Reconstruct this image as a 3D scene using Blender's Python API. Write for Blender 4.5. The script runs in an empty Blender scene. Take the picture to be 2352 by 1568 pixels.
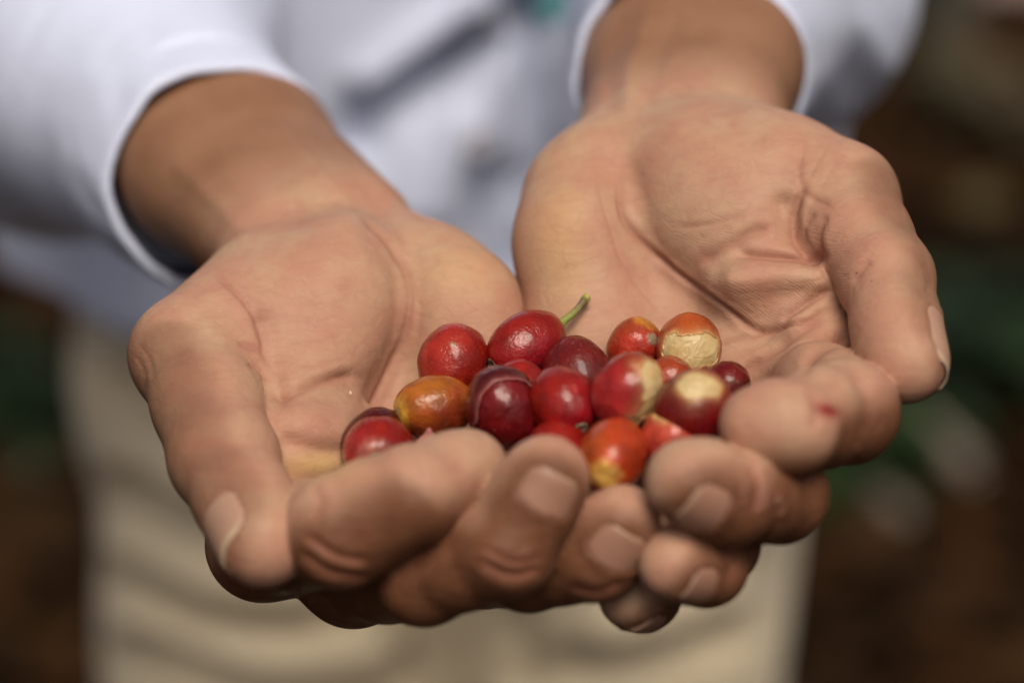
import bpy, math, random
import numpy as np
from mathutils import Matrix, Vector, noise as mnoise

# ------------------------------------------------------------------ camera
# All of the figure is measured in centimetres in a frame that stands at the
# cherries: x to the right, y and z tilted with the lens; cam_to_world turns
# it into metres in the place.
PITCH = math.radians(26.0)
DIST = 55.0                       # cm from lens to the cherries
HAND_H = 1.08                     # height of the cherries above the ground, m
FPX = 2352 * 85 / 36.0

scene = bpy.context.scene
cd = bpy.data.cameras.new('camera')
cam = bpy.data.objects.new('camera', cd)
scene.collection.objects.link(cam)
scene.camera = cam
cd.lens = 85; cd.sensor_width = 36
cd.clip_start = 0.05; cd.clip_end = 200
cam.rotation_euler = (math.pi / 2 - PITCH, 0, 0)
fwd = Vector((0, math.cos(PITCH), -math.sin(PITCH)))
target = Vector((0, 0, HAND_H))
cam.location = target - fwd * (DIST / 100)
cd.dof.use_dof = True
cd.dof.focus_distance = 0.549
cd.dof.aperture_fstop = 4.6
cd.dof.aperture_blades = 0
R3 = np.array(cam.rotation_euler.to_matrix())
T3 = np.array(target)

def to_world(p):
    p = np.asarray(p, dtype=np.float64)
    return (p * 0.01) @ R3.T + T3

def from_world(w):
    return (np.asarray(w, dtype=np.float64) - T3) @ R3 * 100

UPC = R3.T @ np.array([0, 0, 1.0])      # world up in the tilted frame

def C(u, v, z):
    d = DIST - z
    return np.array([(u - 1176) / FPX * d, (784 - v) / FPX * d, z])

def to_uv(p):
    d = DIST - p[:, 2]
    return np.stack([p[:, 0] / d * FPX + 1176, 784 - p[:, 1] / d * FPX], 1)

# ------------------------------------------------------------- sky and sun
SUN_ELEV = math.radians(61)
SUN_AZ = math.radians(170)          # compass direction the light comes from
world = bpy.data.worlds.new('World')
scene.world = world
world.use_nodes = True
wn = world.node_tree
for n in list(wn.nodes): wn.nodes.remove(n)
wo = wn.nodes.new('ShaderNodeOutputWorld')
bg = wn.nodes.new('ShaderNodeBackground')
sk = wn.nodes.new('ShaderNodeTexSky')
sk.sky_type = 'NISHITA'
sk.sun_disc = False
sk.sun_elevation = SUN_ELEV
sk.sun_rotation = SUN_AZ
sk.air_density = 0.7; sk.dust_density = 8.0; sk.ozone_density = 0.2
bg.inputs['Strength'].default_value = 0.052
wn.links.new(sk.outputs[0], bg.inputs[0]); wn.links.new(bg.outputs[0], wo.inputs[0])
sl = bpy.data.lights.new('sun', 'SUN')
sl.energy = 1.4
sl.angle = math.radians(30)
sl.color = (1.0, 0.93, 0.84)
sun = bpy.data.objects.new('sun', sl)
scene.collection.objects.link(sun)
sdir = Vector((math.sin(SUN_AZ) * math.cos(SUN_ELEV), math.cos(SUN_AZ) * math.cos(SUN_ELEV), math.sin(SUN_ELEV)))
sun.rotation_euler = sdir.to_track_quat('Z', 'Y').to_euler()
sun.location = (0, 0, 4)
scene.view_settings.view_transform = 'Standard'
scene.view_settings.look = 'None'
scene.view_settings.exposure = 0.66
scene.view_settings.gamma = 1.0
scene.cycles.max_bounces = 6
scene.cycles.diffuse_bounces = 3
scene.cycles.glossy_bounces = 2
scene.cycles.use_denoising = True
scene.cycles.use_adaptive_sampling = True
scene.cycles.adaptive_threshold = 0.025
# --------------------------------------------------- organic surface tools
col = scene.collection

def smin(a, b, k):
    h = np.maximum(k - np.abs(a - b), 0.0) / k
    return np.minimum(a, b) - h * h * k * 0.25

def smax(a, b, k):
    return -smin(-a, -b, k)

def cone(p, a, ra, b, rb):
    ba = b - a; l2 = float(ba @ ba); rr = ra - rb
    a2 = max(l2 - rr * rr, 1e-6); il2 = 1.0 / l2
    pa = p - a
    y = pa @ ba; z = y - l2
    x2 = ((pa * l2 - y[:, None] * ba) ** 2).sum(1)
    y2 = y * y * l2; z2 = z * z * l2
    k = np.sign(rr) * rr * rr * x2
    d = (np.sqrt(x2 * a2 * il2) + y * rr) * il2 - ra
    m1 = np.sign(z) * a2 * z2 > k
    m2 = np.sign(y) * a2 * y2 < k
    d = np.where(m1, np.sqrt(x2 + z2) * il2 - rb, np.where(m2, np.sqrt(x2 + y2) * il2 - ra, d))
    return d

def ellipsoid(p, c, R, r):
    q = (p - c) @ R
    k0 = np.sqrt(((q / r) ** 2).sum(1)); k1 = np.sqrt(((q / (r * r)) ** 2).sum(1))
    return k0 * (k0 - 1.0) / np.maximum(k1, 1e-6)

def tube(p, c, R, r0, r1, hh, rnd):
    """capped elliptical tube: radii r0 at the low end, r1 at the high end"""
    q = (p - c) @ R
    t = np.clip(q[:, 2] / (2 * hh) + 0.5, 0, 1)[:, None]
    r = r0 * (1 - t) + r1 * t
    xy = q[:, :2]
    k0 = np.sqrt(((xy / r) ** 2).sum(1)); k1 = np.sqrt(((xy / (r * r)) ** 2).sum(1))
    d = np.where(k1 < 1e-5, -r.min(1), k0 * (k0 - 1) / np.maximum(k1, 1e-6))
    return smax(d, np.abs(q[:, 2]) - hh, rnd)

def frame(zdir, xhint):
    z = np.asarray(zdir, float); z = z / np.linalg.norm(z)
    x = np.asarray(xhint, float); x = x - z * (x @ z); x = x / np.linalg.norm(x)
    return np.stack([x, np.cross(z, x), z], 1)

def surface_nets(f, lo, hi, h, B=8):
    lo = np.asarray(lo, float); hi = np.asarray(hi, float)
    n = (np.ceil((hi - lo) / (h * B)).astype(int)) * B
    nb = n // B
    bc = np.stack(np.meshgrid(*[np.arange(k) for k in nb], indexing='ij'), -1).reshape(-1, 3)
    cen = lo + (bc + 0.5) * B * h - h * 0.5
    fc = np.concatenate([f(c) for c in np.array_split(cen, max(1, len(cen) // 200000))])
    act = np.abs(fc) < B * h * 0.866 * 1.4 + h
    vol = np.repeat(np.repeat(np.repeat(fc.reshape(nb).astype(np.float32), B, 0), B, 1), B, 2)
    off = np.stack(np.meshgrid(*[np.arange(B)] * 3, indexing='ij'), -1).reshape(-1, 3)
    ab = bc[act]
    for ch in np.array_split(ab, max(1, len(ab) // 400)):
        idx = (ch[:, None, :] * B + off[None]).reshape(-1, 3)
        v = f(lo + idx * h)
        vol[idx[:, 0], idx[:, 1], idx[:, 2]] = v
    s = vol < 0
    cnt = np.zeros(tuple(n - 1), np.int8)
    cor = [(i, j, k) for i in (0, 1) for j in (0, 1) for k in (0, 1)]
    def sl(a, c): return a[c[0]:a.shape[0] - 1 + c[0], c[1]:a.shape[1] - 1 + c[1], c[2]:a.shape[2] - 1 + c[2]]
    for c in cor: cnt += sl(s, c)
    active = (cnt > 0) & (cnt < 8)
    ci = np.argwhere(active)
    vid = -np.ones(active.shape, np.int64); vid[active] = np.arange(len(ci))
    acc = np.zeros((len(ci), 3)); num = np.zeros(len(ci))
    for c in cor:
        for ax in range(3):
            if c[ax]: continue
            e = list(c); e[ax] = 1
            a = vol[ci[:, 0] + c[0], ci[:, 1] + c[1], ci[:, 2] + c[2]]
            b = vol[ci[:, 0] + e[0], ci[:, 1] + e[1], ci[:, 2] + e[2]]
            m = (a < 0) != (b < 0)
            t = np.where(m, a / np.where(m, a - b, 1), 0)
            q = np.tile(np.array(c, float), (len(ci), 1)); q[:, ax] += t
            acc += q * m[:, None]; num += m
    verts = lo + (ci + acc / num[:, None]) * h
    quads = []
    for ax in range(3):
        sa = np.take(s, range(0, s.shape[ax] - 1), ax); sb = np.take(s, range(1, s.shape[ax]), ax)
        ed = np.argwhere(sa != sb)
        o1, o2 = [(1, 2), (2, 0), (0, 1)][ax]
        ok = (ed[:, o1] > 0) & (ed[:, o2] > 0) & (ed[:, o1] < n[o1] - 1) & (ed[:, o2] < n[o2] - 1)
        ed = ed[ok]
        inside = s[ed[:, 0], ed[:, 1], ed[:, 2]]
        def cell(d1, d2):
            q = ed.copy(); q[:, o1] -= d1; q[:, o2] -= d2
            return vid[q[:, 0], q[:, 1], q[:, 2]]
        Q = np.stack([cell(1, 1), cell(0, 1), cell(0, 0), cell(1, 0)], 1)
        Q[~inside] = Q[~inside][:, ::-1]
        quads.append(Q)
    Q = np.concatenate(quads)
    return verts, Q[(Q >= 0).all(1)]

def make_mesh(name, verts, faces, smooth=True):
    me = bpy.data.meshes.new(name)
    faces = np.asarray(faces)
    me.vertices.add(len(verts)); me.vertices.foreach_set('co', np.asarray(verts, np.float32).ravel())
    k = faces.shape[1]
    me.loops.add(faces.size); me.loops.foreach_set('vertex_index', faces.astype(np.int32).ravel())
    me.polygons.add(len(faces))
    me.polygons.foreach_set('loop_start', np.arange(0, faces.size, k, dtype=np.int32))
    me.polygons.foreach_set('loop_total', np.full(len(faces), k, np.int32))
    me.update(calc_edges=True); me.validate()
    if smooth: me.polygons.foreach_set('use_smooth', np.ones(len(me.polygons), bool))
    return me

def subdivide_quads(verts, Q):
    """one level of plain quad subdivision"""
    nv = len(verts)
    e = np.concatenate([Q[:, [0, 1]], Q[:, [1, 2]], Q[:, [2, 3]], Q[:, [3, 0]]])
    es = np.sort(e, 1); key = es[:, 0] * nv + es[:, 1]
    uk, inv = np.unique(key, return_inverse=True)
    em = 0.5 * (verts[uk // nv] + verts[uk % nv])
    fm = verts[Q].mean(1)
    m = len(Q); inv = inv.reshape(4, m) + nv
    fi = np.arange(m) + nv + len(uk)
    Q2 = np.concatenate([np.stack([Q[:, i], inv[i], fi, inv[(i + 3) % 4]], 1) for i in range(4)])
    return np.concatenate([verts, em, fm]), Q2

def grad(f, p, e=0.02):
    g = np.stack([f(p + np.eye(3)[i] * e) - f(p - np.eye(3)[i] * e) for i in range(3)], 1)
    return g / np.maximum(np.linalg.norm(g, axis=1, keepdims=True), 1e-6)

def project(f, p, it=2, e=0.02, maxstep=0.1):
    for _ in range(it):
        d = f(p); g = grad(f, p, e)
        p = p - g * np.clip(d, -maxstep, maxstep)[:, None]
    return p

def relax(verts, Q, w=0.5, it=1):
    e = np.concatenate([Q[:, [0, 1]], Q[:, [1, 2]], Q[:, [2, 3]], Q[:, [3, 0]]])
    e = np.concatenate([e, e[:, ::-1]])
    for _ in range(it):
        acc = np.zeros_like(verts); n = np.zeros(len(verts))
        for i in range(3): acc[:, i] = np.bincount(e[:, 0], verts[e[:, 1], i], len(verts))
        n = np.bincount(e[:, 0], minlength=len(verts))
        verts = verts * (1 - w) + w * acc / np.maximum(n, 1)[:, None]
    return verts

def vnormals(verts, Q):
    fn = np.cross(verts[Q[:, 2]] - verts[Q[:, 0]], verts[Q[:, 3]] - verts[Q[:, 1]])
    n = np.zeros_like(verts)
    for k in range(4):
        for i in range(3): n[:, i] += np.bincount(Q[:, k], fn[:, i], len(verts))
    return n / np.maximum(np.linalg.norm(n, axis=1, keepdims=True), 1e-9)

def poly_dist(uv, pts):
    """distance in pixels to a polyline and the fraction along it"""
    pts = np.asarray(pts, float)
    # smooth the line with a Catmull-Rom spline
    if len(pts) > 2:
        P = np.vstack([2 * pts[0] - pts[1], pts, 2 * pts[-1] - pts[-2]])
        out = []
        for i in range(1, len(P) - 2):
            for t in np.linspace(0, 1, 6, endpoint=False):
                a, b, c, d = P[i - 1:i + 3]
                out.append(0.5 * ((2 * b) + (-a + c) * t + (2 * a - 5 * b + 4 * c - d) * t * t + (-a + 3 * b - 3 * c + d) * t ** 3))
        out.append(P[-2]); pts = np.array(out)
    best = np.full(len(uv), 1e9); frac = np.zeros(len(uv)); side = np.zeros(len(uv))
    L = np.concatenate([[0], np.cumsum(np.linalg.norm(np.diff(pts, axis=0), axis=1))])
    for i in range(len(pts) - 1):
        a, b = pts[i], pts[i + 1]; ab = b - a; l = np.linalg.norm(ab)
        t = np.clip(((uv - a) @ ab) / max(l * l, 1e-9), 0, 1)
        dv = uv - a - t[:, None] * ab
        d = np.hypot(dv[:, 0], dv[:, 1])
        m = d < best
        best[m] = d[m]; frac[m] = ((L[i] + t * l) / L[-1])[m]
        side[m] = np.sign(ab[0] * dv[:, 1] - ab[1] * dv[:, 0])[m]
    return best, frac, side

def attr(me, name, vals):
    a = me.attributes.new(name, 'FLOAT', 'POINT')
    a.data.foreach_set('value', np.asarray(vals, np.float32))

def sstep(x, a, b):
    t = np.clip((x - a) / (b - a), 0, 1)
    return t * t * (3 - 2 * t)
# ----------------------------------------------------------- the two hands
def cells(p, cell):
    key = np.floor(p / cell).astype(np.int64) + 512
    key = (key[:, 0] * 1024 + key[:, 1]) * 1024 + key[:, 2]
    order = np.argsort(key, kind='stable'); ks = key[order]
    cuts = np.concatenate([[0], np.nonzero(np.diff(ks))[0] + 1, [len(ks)]])
    for a, b in zip(cuts[:-1], cuts[1:]):
        ix = order[a:b]; q = p[ix]
        lo = q.min(0); hi = q.max(0)
        yield ix, (lo + hi) / 2, 0.5 * float(np.linalg.norm(hi - lo))

class Limb:
    """forearm, palm, thumb and four fingers as one smooth distance field"""
    def __init__(self, palm, digits, palm_normal, unit=1.0):
        self.unit = unit            # coarseness of the culling cells
        self.palm = palm            # list of (kind, args, k)
        self.digits = digits        # list of dicts(root, prims, pal, k0)
        self.pn = palm_normal / np.linalg.norm(palm_normal)

    def prim(self, p, kind, a):
        return cone(p, *a) if kind == 'c' else ellipsoid(p, *a) if kind == 'e' else tube(p, *a) if kind == 't' else (p - a[0]) @ a[1]

    @staticmethod
    def bound(kind, a):
        """centre line and radius of a primitive, for culling"""
        if kind == 'c': return a[0], a[2], max(a[1], a[3])
        if kind == 't': return a[0] - a[1][:, 2] * a[4], a[0] + a[1][:, 2] * a[4], float(max(a[2].max(), a[3].max()))
        if kind == 'p': return a[0], a[0], 1e6
        return a[0], a[0], float(np.max(a[2]))

    def keep(self, prims, c, rad):
        out = []
        for kind, a, k in prims:
            p, q, r = self.bound(kind, a)
            d = q - p; l2 = float(d @ d)
            t = 0.0 if l2 < 1e-9 else min(max(float((c - p) @ d) / l2, 0), 1)
            if np.linalg.norm(c - p - d * t) - r - rad < 1.6 * self.unit: out.append((kind, a, k))
        return out

    def fold(self, p, prims):
        d = np.full(len(p), 1.6 * self.unit)
        first = True
        for kind, a, k in prims:
            e = self.prim(p, kind, a)
            if first: d = e; first = False
            elif k < 0: d = smax(d, -e, -k)
            else: d = smin(d, e, k)
        return d

    def f_palm(self, p): return self.fold(p, self.palm)
    def f_digit(self, p, g): return self.fold(p, g['prims'])

    def f_local(self, p, c, rad):
        d = self.fold(p, self.keep(self.palm, c, rad))
        for g in self.digits:
            pr = self.keep(g['prims'], c, rad)
            if not pr: continue
            near = np.exp(-((p - g['root']) ** 2).sum(1) / g['R'] ** 2)
            d = smin(d, self.fold(p, pr), 0.04 + g['k0'] * near)
        return d

    def f(self, p, cell=2.0):
        out = np.empty(len(p))
        for ix, c, rad in cells(p, cell * self.unit):
            out[ix] = self.f_local(p[ix], c, rad)
        return out

    def groups_of(self, p):
        ds = np.full((len(p), 1 + len(self.digits)), 1.6)
        for ix, c, rad in cells(p, 2.0):
            q = p[ix]
            for i, pr in enumerate([self.palm] + [g['prims'] for g in self.digits]):
                pr = self.keep(pr, c, rad)
                if pr: ds[ix, i] = self.fold(q, pr)
        return ds.argmin(1)

    def arm_t(self, p):
        """0 at the heel of the hand, 1 a little way up the forearm"""
        a, b = self.arm_axis
        d = b - a
        return ((p - a) @ d) / (d @ d)

def pt(t): return C(*t[:3])

def digit(j, k0=0.7, pal=None, bulk=1.0, R=1.7, name='', pulp=1.0, tip=None, nail=(0.36, 0.48, 0.62)):
    P = [pt(t) for t in j]; r = [t[3] for t in j]
    n = len(P)
    mid_in = (P[0] + P[-1]) / 2; mid_out = sum(P[1:-1]) / (n - 2)
    bend = mid_in - mid_out if pal is None else np.asarray(pal, float)
    prims = []; pals = []
    for i in range(n - 1):
        ax = P[i + 1] - P[i]; L = np.linalg.norm(ax); ax = ax / L
        bb = np.asarray(tip, float) if (tip is not None and i == n - 2) else bend
        b = bb - ax * (bb @ ax); b = b / np.linalg.norm(b); pals.append(b)
        # the shaft: joints a little wider than the bone between them
        m = (P[i] + P[i + 1]) / 2 - b * 0.02
        rm = (r[i] + r[i + 1]) / 2 * 0.94
        prims.append(('c', (P[i], r[i], m, rm), 0.25))
        prims.append(('c', (m, rm, P[i + 1], r[i + 1]), 0.25))
        if i < n - 2:
            Rm = frame(ax, b)
            prims.append(('e', (m + b * rm * 0.30, Rm, np.array([rm * 0.86, rm * 0.92, L * 0.42]) * bulk), 0.3))
        else:
            Rm = frame(ax, b)
            c = P[i] + ax * L * 0.72 + b * r[-1] * 0.16
            prims.append(('e', (c, Rm, np.array([r[-1] * 0.98, r[-1] * 1.06, L * 0.56]) * pulp), 0.3))
    return dict(root=P[0], prims=prims, k0=k0, R=R, P=P, r=r, pals=pals, name=name, nail=nail)

def cn(a, b, k=0.8): return ('c', (pt(a), a[3], pt(b), b[3]), k)
def el(c, zdir, xdir, r, k=0.8): return ('e', (pt(c), frame(zdir, xdir), np.array(r, float)), k)


# the hand on the left of the picture (the person's right hand)
L_palm = [
    # forearm: two bones side by side
    cn((655, 575, -6.0, 1.85), (470, 388, -10.0, 2.0)),
    cn((800, 548, -6.4, 1.75), (580, 338, -10.6, 1.88), 1.2),
    cn((470, 388, -10.0, 2.0), (360, 275, -18.0, 2.1), 1.2),
    cn((580, 338, -10.6, 1.88), (415, 250, -18.5, 2.1), 1.2),
    # wrist to knuckles
    cn((650, 660, -4.8, 1.5), (605, 1250, 0.4, 1.22), 1.0),
    cn((750, 650, -5.2, 1.5), (812, 1310, -0.4, 1.25), 0.9),
    cn((860, 640, -5.2, 1.5), (1010, 1280, -1.5, 1.2), 0.9),
    cn((940, 640, -5.0, 1.45), (1205, 1160, -2.2, 1.1), 0.9),
    # ball of the thumb
    cn((790, 655, -3.4, 1.72), (560, 800, -1.7, 1.55), 0.9),
    cn((600, 690, -3.4, 1.55), (430, 815, -0.9, 1.25), 0.9),
    cn((770, 730, -2.7, 1.62), (720, 860, -1.5, 1.25), 0.8),
    # heel of the little-finger side
    cn((1010, 655, -4.2, 1.4), (1055, 720, -3.4, 1.42), 0.8),
    cn((1055, 720, -3.4, 1.42), (1125, 920, -2.7, 1.32), 0.8),
    cn((1125, 920, -2.7, 1.32), (1205, 1100, -2.3, 1.1), 0.8),
    # web between thumb and index, pads under the fingers
    cn((560, 900, -0.9, 1.1), (620, 1080, 0.2, 1.0), 0.6),
    cn((690, 960, -0.4, 1.05), (770, 1010, -0.5, 0.9), 1.0),
    cn((680, 1030, 0.4, 0.95), (930, 1100, -1.1, 0.8), 1.0),
    cn((930, 1100, -1.0, 0.8), (1140, 1070, -1.9, 0.85), 0.7),
]
L_dig = [
    digit([(430, 815, -0.9, 1.25), (514, 1052, 1.9, 1.20), (602, 1243, 4.2, 0.97)], k0=0.9, pal=(0.85, 0.3, -0.15), tip=(0.62, 0.2, -0.75), name='thumb', nail=(0.47, 0.80, 0.66)),
    digit([(605, 1250, 0.4, 1.2), (785, 1218, 4.4, 1.18), (950, 1138, 4.7, 1.04), (1080, 1074, 3.7, 0.80)], pal=(0.05, 0.95, -0.3), tip=(-0.1, 0.95, -0.25), name='index', nail=(0.38, 0.5, 0.45)),
    digit([(812, 1310, -0.4, 1.2), (975, 1322, 3.4, 1.04), (1165, 1260, 4.8, 1.0), (1255, 1098, 4.9, 0.90)], pal=(0.1, 0.8, -0.6), tip=(0.1, 0.55, -0.8), name='middle'),
    digit([(1010, 1280, -1.5, 1.15), (1215, 1300, 3.0, 0.95), (1372, 1275, 4.2, 0.94), (1430, 1200, 4.6, 0.80)], pal=(0.1, 0.8, -0.6), tip=(0.2, 0.7, -0.7), name='ring'),
    digit([(1205, 1160, -2.2, 1.0), (1370, 1230, 1.6, 0.86), (1490, 1230, 2.2, 0.75), (1570, 1200, 2.4, 0.66)], pal=(0.1, 0.9, -0.3), name='little'),
]
LH = Limb(L_palm, L_dig, np.array([0.15, 0.6, 0.8]))
LH.arm_axis = (pt((745, 590, -5.0)), pt((640, 440, -8.0)))

# the hand on the right of the picture (the person's left hand)
R_palm = [
    cn((1640, 330, -6.2, 1.85), (1660, 150, -10.0, 1.95)),
    cn((1475, 355, -6.4, 1.75), (1520, 160, -10.4, 1.9), 1.2),
    cn((1660, 150, -10.0, 1.95), (1655, 70, -18.0, 2.1), 1.2),
    cn((1520, 160, -10.4, 1.9), (1605, 70, -18.5, 2.1), 1.2),
    cn((1670, 420, -5.0, 1.5), (1850, 880, -0.9, 1.2), 1.0),
    cn((1570, 410, -5.2, 1.5), (1690, 990, -1.5, 1.22), 0.9),
    cn((1460, 410, -5.2, 1.5), (1530, 1030, -2.0, 1.18), 0.9),
    cn((1380, 420, -5.0, 1.45), (1365, 990, -2.4, 1.1), 0.9),
    # ball of the thumb
    cn((1620, 415, -4.0, 1.85), (1760, 450, -3.2, 1.9), 0.9),
    cn((1760, 420, -4.0, 1.65), (1930, 460, -2.2, 1.3), 0.9),
    cn((1640, 500, -3.2, 1.75), (1740, 600, -2.0, 1.35), 0.9),
    # web between thumb and index
    cn((1720, 660, -1.5, 1.1), (1860, 640, -1.3, 0.9), 0.5),
    cn((1880, 520, -2.4, 1.2), (1900, 760, -1.2, 1.0), 0.8),
    # heel
    cn((1330, 465, -4.6, 1.42), (1335, 560, -3.6, 1.5), 0.8),
    cn((1335, 560, -3.6, 1.5), (1355, 800, -2.9, 1.42), 0.8),
    cn((1355, 800, -2.9, 1.42), (1350, 980, -2.5, 1.2), 0.8),
    # pads under the fingers
    cn((1860, 810, -0.6, 0.95), (1700, 860, -1.4, 0.9), 0.7),
    cn((1700, 860, -1.4, 0.9), (1450, 900, -2.2, 0.9), 0.7),
]
R_dig = [
    digit([(1930, 460, -2.2, 1.3), (2034, 640, 0.2, 1.08), (2084, 828, 2.2, 0.88)], k0=0.9, pal=(-0.75, -0.2, 0.6), tip=(-0.96, 0.0, -0.12), name='thumb', pulp=1.1, nail=(0.52, 1.15, 0.90)),
    digit([(1850, 880, -0.9, 1.15), (1945, 945, 3.0, 1.1), (1815, 985, 4.6, 0.98), (1742, 975, 4.7, 0.82)], pal=(-0.4, 0.8, 0.2), tip=(-0.1, 0.95, 0.15), name='index'),
    digit([(1690, 990, -1.5, 1.15), (1790, 1135, 3.4, 1.02), (1680, 1145, 5.1, 0.98), (1580, 1105, 5.6, 0.88)], pal=(-0.5, 0.8, -0.1), tip=(-0.25, 0.65, -0.7), name='middle'),
    digit([(1530, 1030, -2.0, 1.1), (1640, 1245, 2.8, 0.96), (1622, 1300, 4.2, 0.84), (1548, 1297, 5.0, 0.74)], pal=(-0.5, 0.8, -0.1), tip=(-0.45, 0.55, -0.6), name='ring', nail=(0.32, 0.4, 0.60)),
    digit([(1365, 990, -2.4, 1.0), (1500, 1290, 1.6, 0.82), (1480, 1365, 2.6, 0.76), (1450, 1368, 3.2, 0.70)], pal=(-0.5, 0.8, -0.1), tip=(-0.1, 0.75, -0.6), name='little', nail=(0.31, 0.36, 0.60)),
]
RH = Limb(R_palm, R_dig, np.array([-0.15, 0.6, 0.8]))
RH.arm_axis = (pt((1540, 345, -5.2)), pt((1570, 240, -8.2)))

# skin folds: (points, depth cm, width px, lip, groups it may mark, redness)
L_creases = [
    # soft hollows and swellings
    ([(860, 520), (930, 620), (945, 720), (905, 860), (850, 960)], 0.16, 42, 0, (0,), 0),
    ([(640, 905), (720, 895), (800, 880)], 0.16, 34, 0, (0,), 0.35),
    ([(610, 740), (625, 830), (640, 900)], 0.14, 26, 0, (0,), 0.4),
    ([(690, 960), (780, 985)], -0.10, 40, 0, (0,), 0),
    ([(660, 1015), (740, 1035), (800, 1035)], 0.12, 22, 0, (0, 2), 0.3),
    ([(450, 700), (560, 760)], 0.05, 30, 0, (0, 1), 0),
    # lines
    ([(815, 480), (880, 528), (925, 590), (940, 650), (938, 720), (925, 790), (900, 850), (870, 910), (845, 965)], 0.075, 5.5, 0.012, (0,), 0.8),
    ([(905, 560), (937, 610), (957, 680), (962, 740), (950, 800)], 0.018, 5, 0, (0,), 0.4),
    ([(850, 482), (905, 512), (940, 570)], 0.03, 5, 0, (0,), 0.4),
    ([(490, 628), (540, 670), (580, 720), (600, 770), (610, 830)], 0.05, 6, 0.012, (0, 1), 0.8),
    ([(545, 785), (590, 800), (612, 800)], 0.05, 7, 0.015, (0, 1), 0.9),
    ([(568, 835), (600, 850), (612, 875)], 0.05, 7, 0.015, (0, 1), 0.8),
    ([(607, 888), (650, 894), (720, 876), (790, 860), (830, 866)], 0.09, 10, 0.02, (0,), 0.6),
    ([(650, 788), (730, 782), (790, 770)], 0.022, 5, 0, (0,), 0.35),
    ([(680, 842), (750, 834), (795, 824)], 0.022, 5, 0, (0,), 0.35),
    ([(690, 742), (770, 730)], 0.012, 5, 0, (0,), 0.2),
    ([(660, 700), (740, 700), (800, 690)], 0.012, 5, 0, (0,), 0.2),
    ([(560, 645), (610, 660), (650, 690)], 0.010, 5, 0.0, (0,), 0.1),
    ([(320, 790), (345, 830), (350, 870)], 0.02, 6, 0, (0, 1), 0.1),
    ([(312, 815), (330, 855), (332, 900)], 0.02, 6, 0, (0, 1), 0.1),
    # tendons of the wrist
    ([(800, 470), (720, 380), (640, 290)], -0.07, 16, 0, (0,), 0),
    ([(740, 480), (660, 400), (570, 310)], 0.05, 18, 0, (0,), 0),
    ([(880, 470), (800, 380), (730, 290)], 0.05, 18, 0, (0,), 0),
    ([(560, 540), (500, 470), (420, 390)], -0.05, 22, 0, (0,), 0),
    # finger joints
    ([(690, 1265), (760, 1312), (850, 1325)], 0.08, 11, 0.03, (2,), 0.2),
    ([(700, 1225), (770, 1275), (850, 1290)], 0.06, 10, 0.02, (2,), 0.2),
    ([(720, 1110), (735, 1150), (720, 1190)], 0.04, 12, 0.01, (2,), 0.2),
    ([(930, 1030), (955, 1075), (960, 1130)], 0.05, 16, 0.0, (2,), 0.2),
    ([(1010, 1240), (960, 1290), (900, 1330)], 0.07, 13, 0.02, (3,), 0.2),
    ([(1100, 1285), (1170, 1320), (1250, 1305)], 0.08, 11, 0.025, (3,), 0.2),
    ([(1110, 1260), (1180, 1292), (1250, 1280)], 0.055, 9, 0.015, (3,), 0.2),
    ([(1310, 1345), (1370, 1360), (1430, 1340)], 0.05, 11, 0.015, (4,), 0.2),
    ([(420, 1030), (480, 1010), (560, 1030)], 0.035, 14, 0.0, (1,), 0.2),
    ([(440, 1085), (490, 1075), (540, 1090)], 0.03, 10, 0.0, (1,), 0.15),
]
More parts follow.
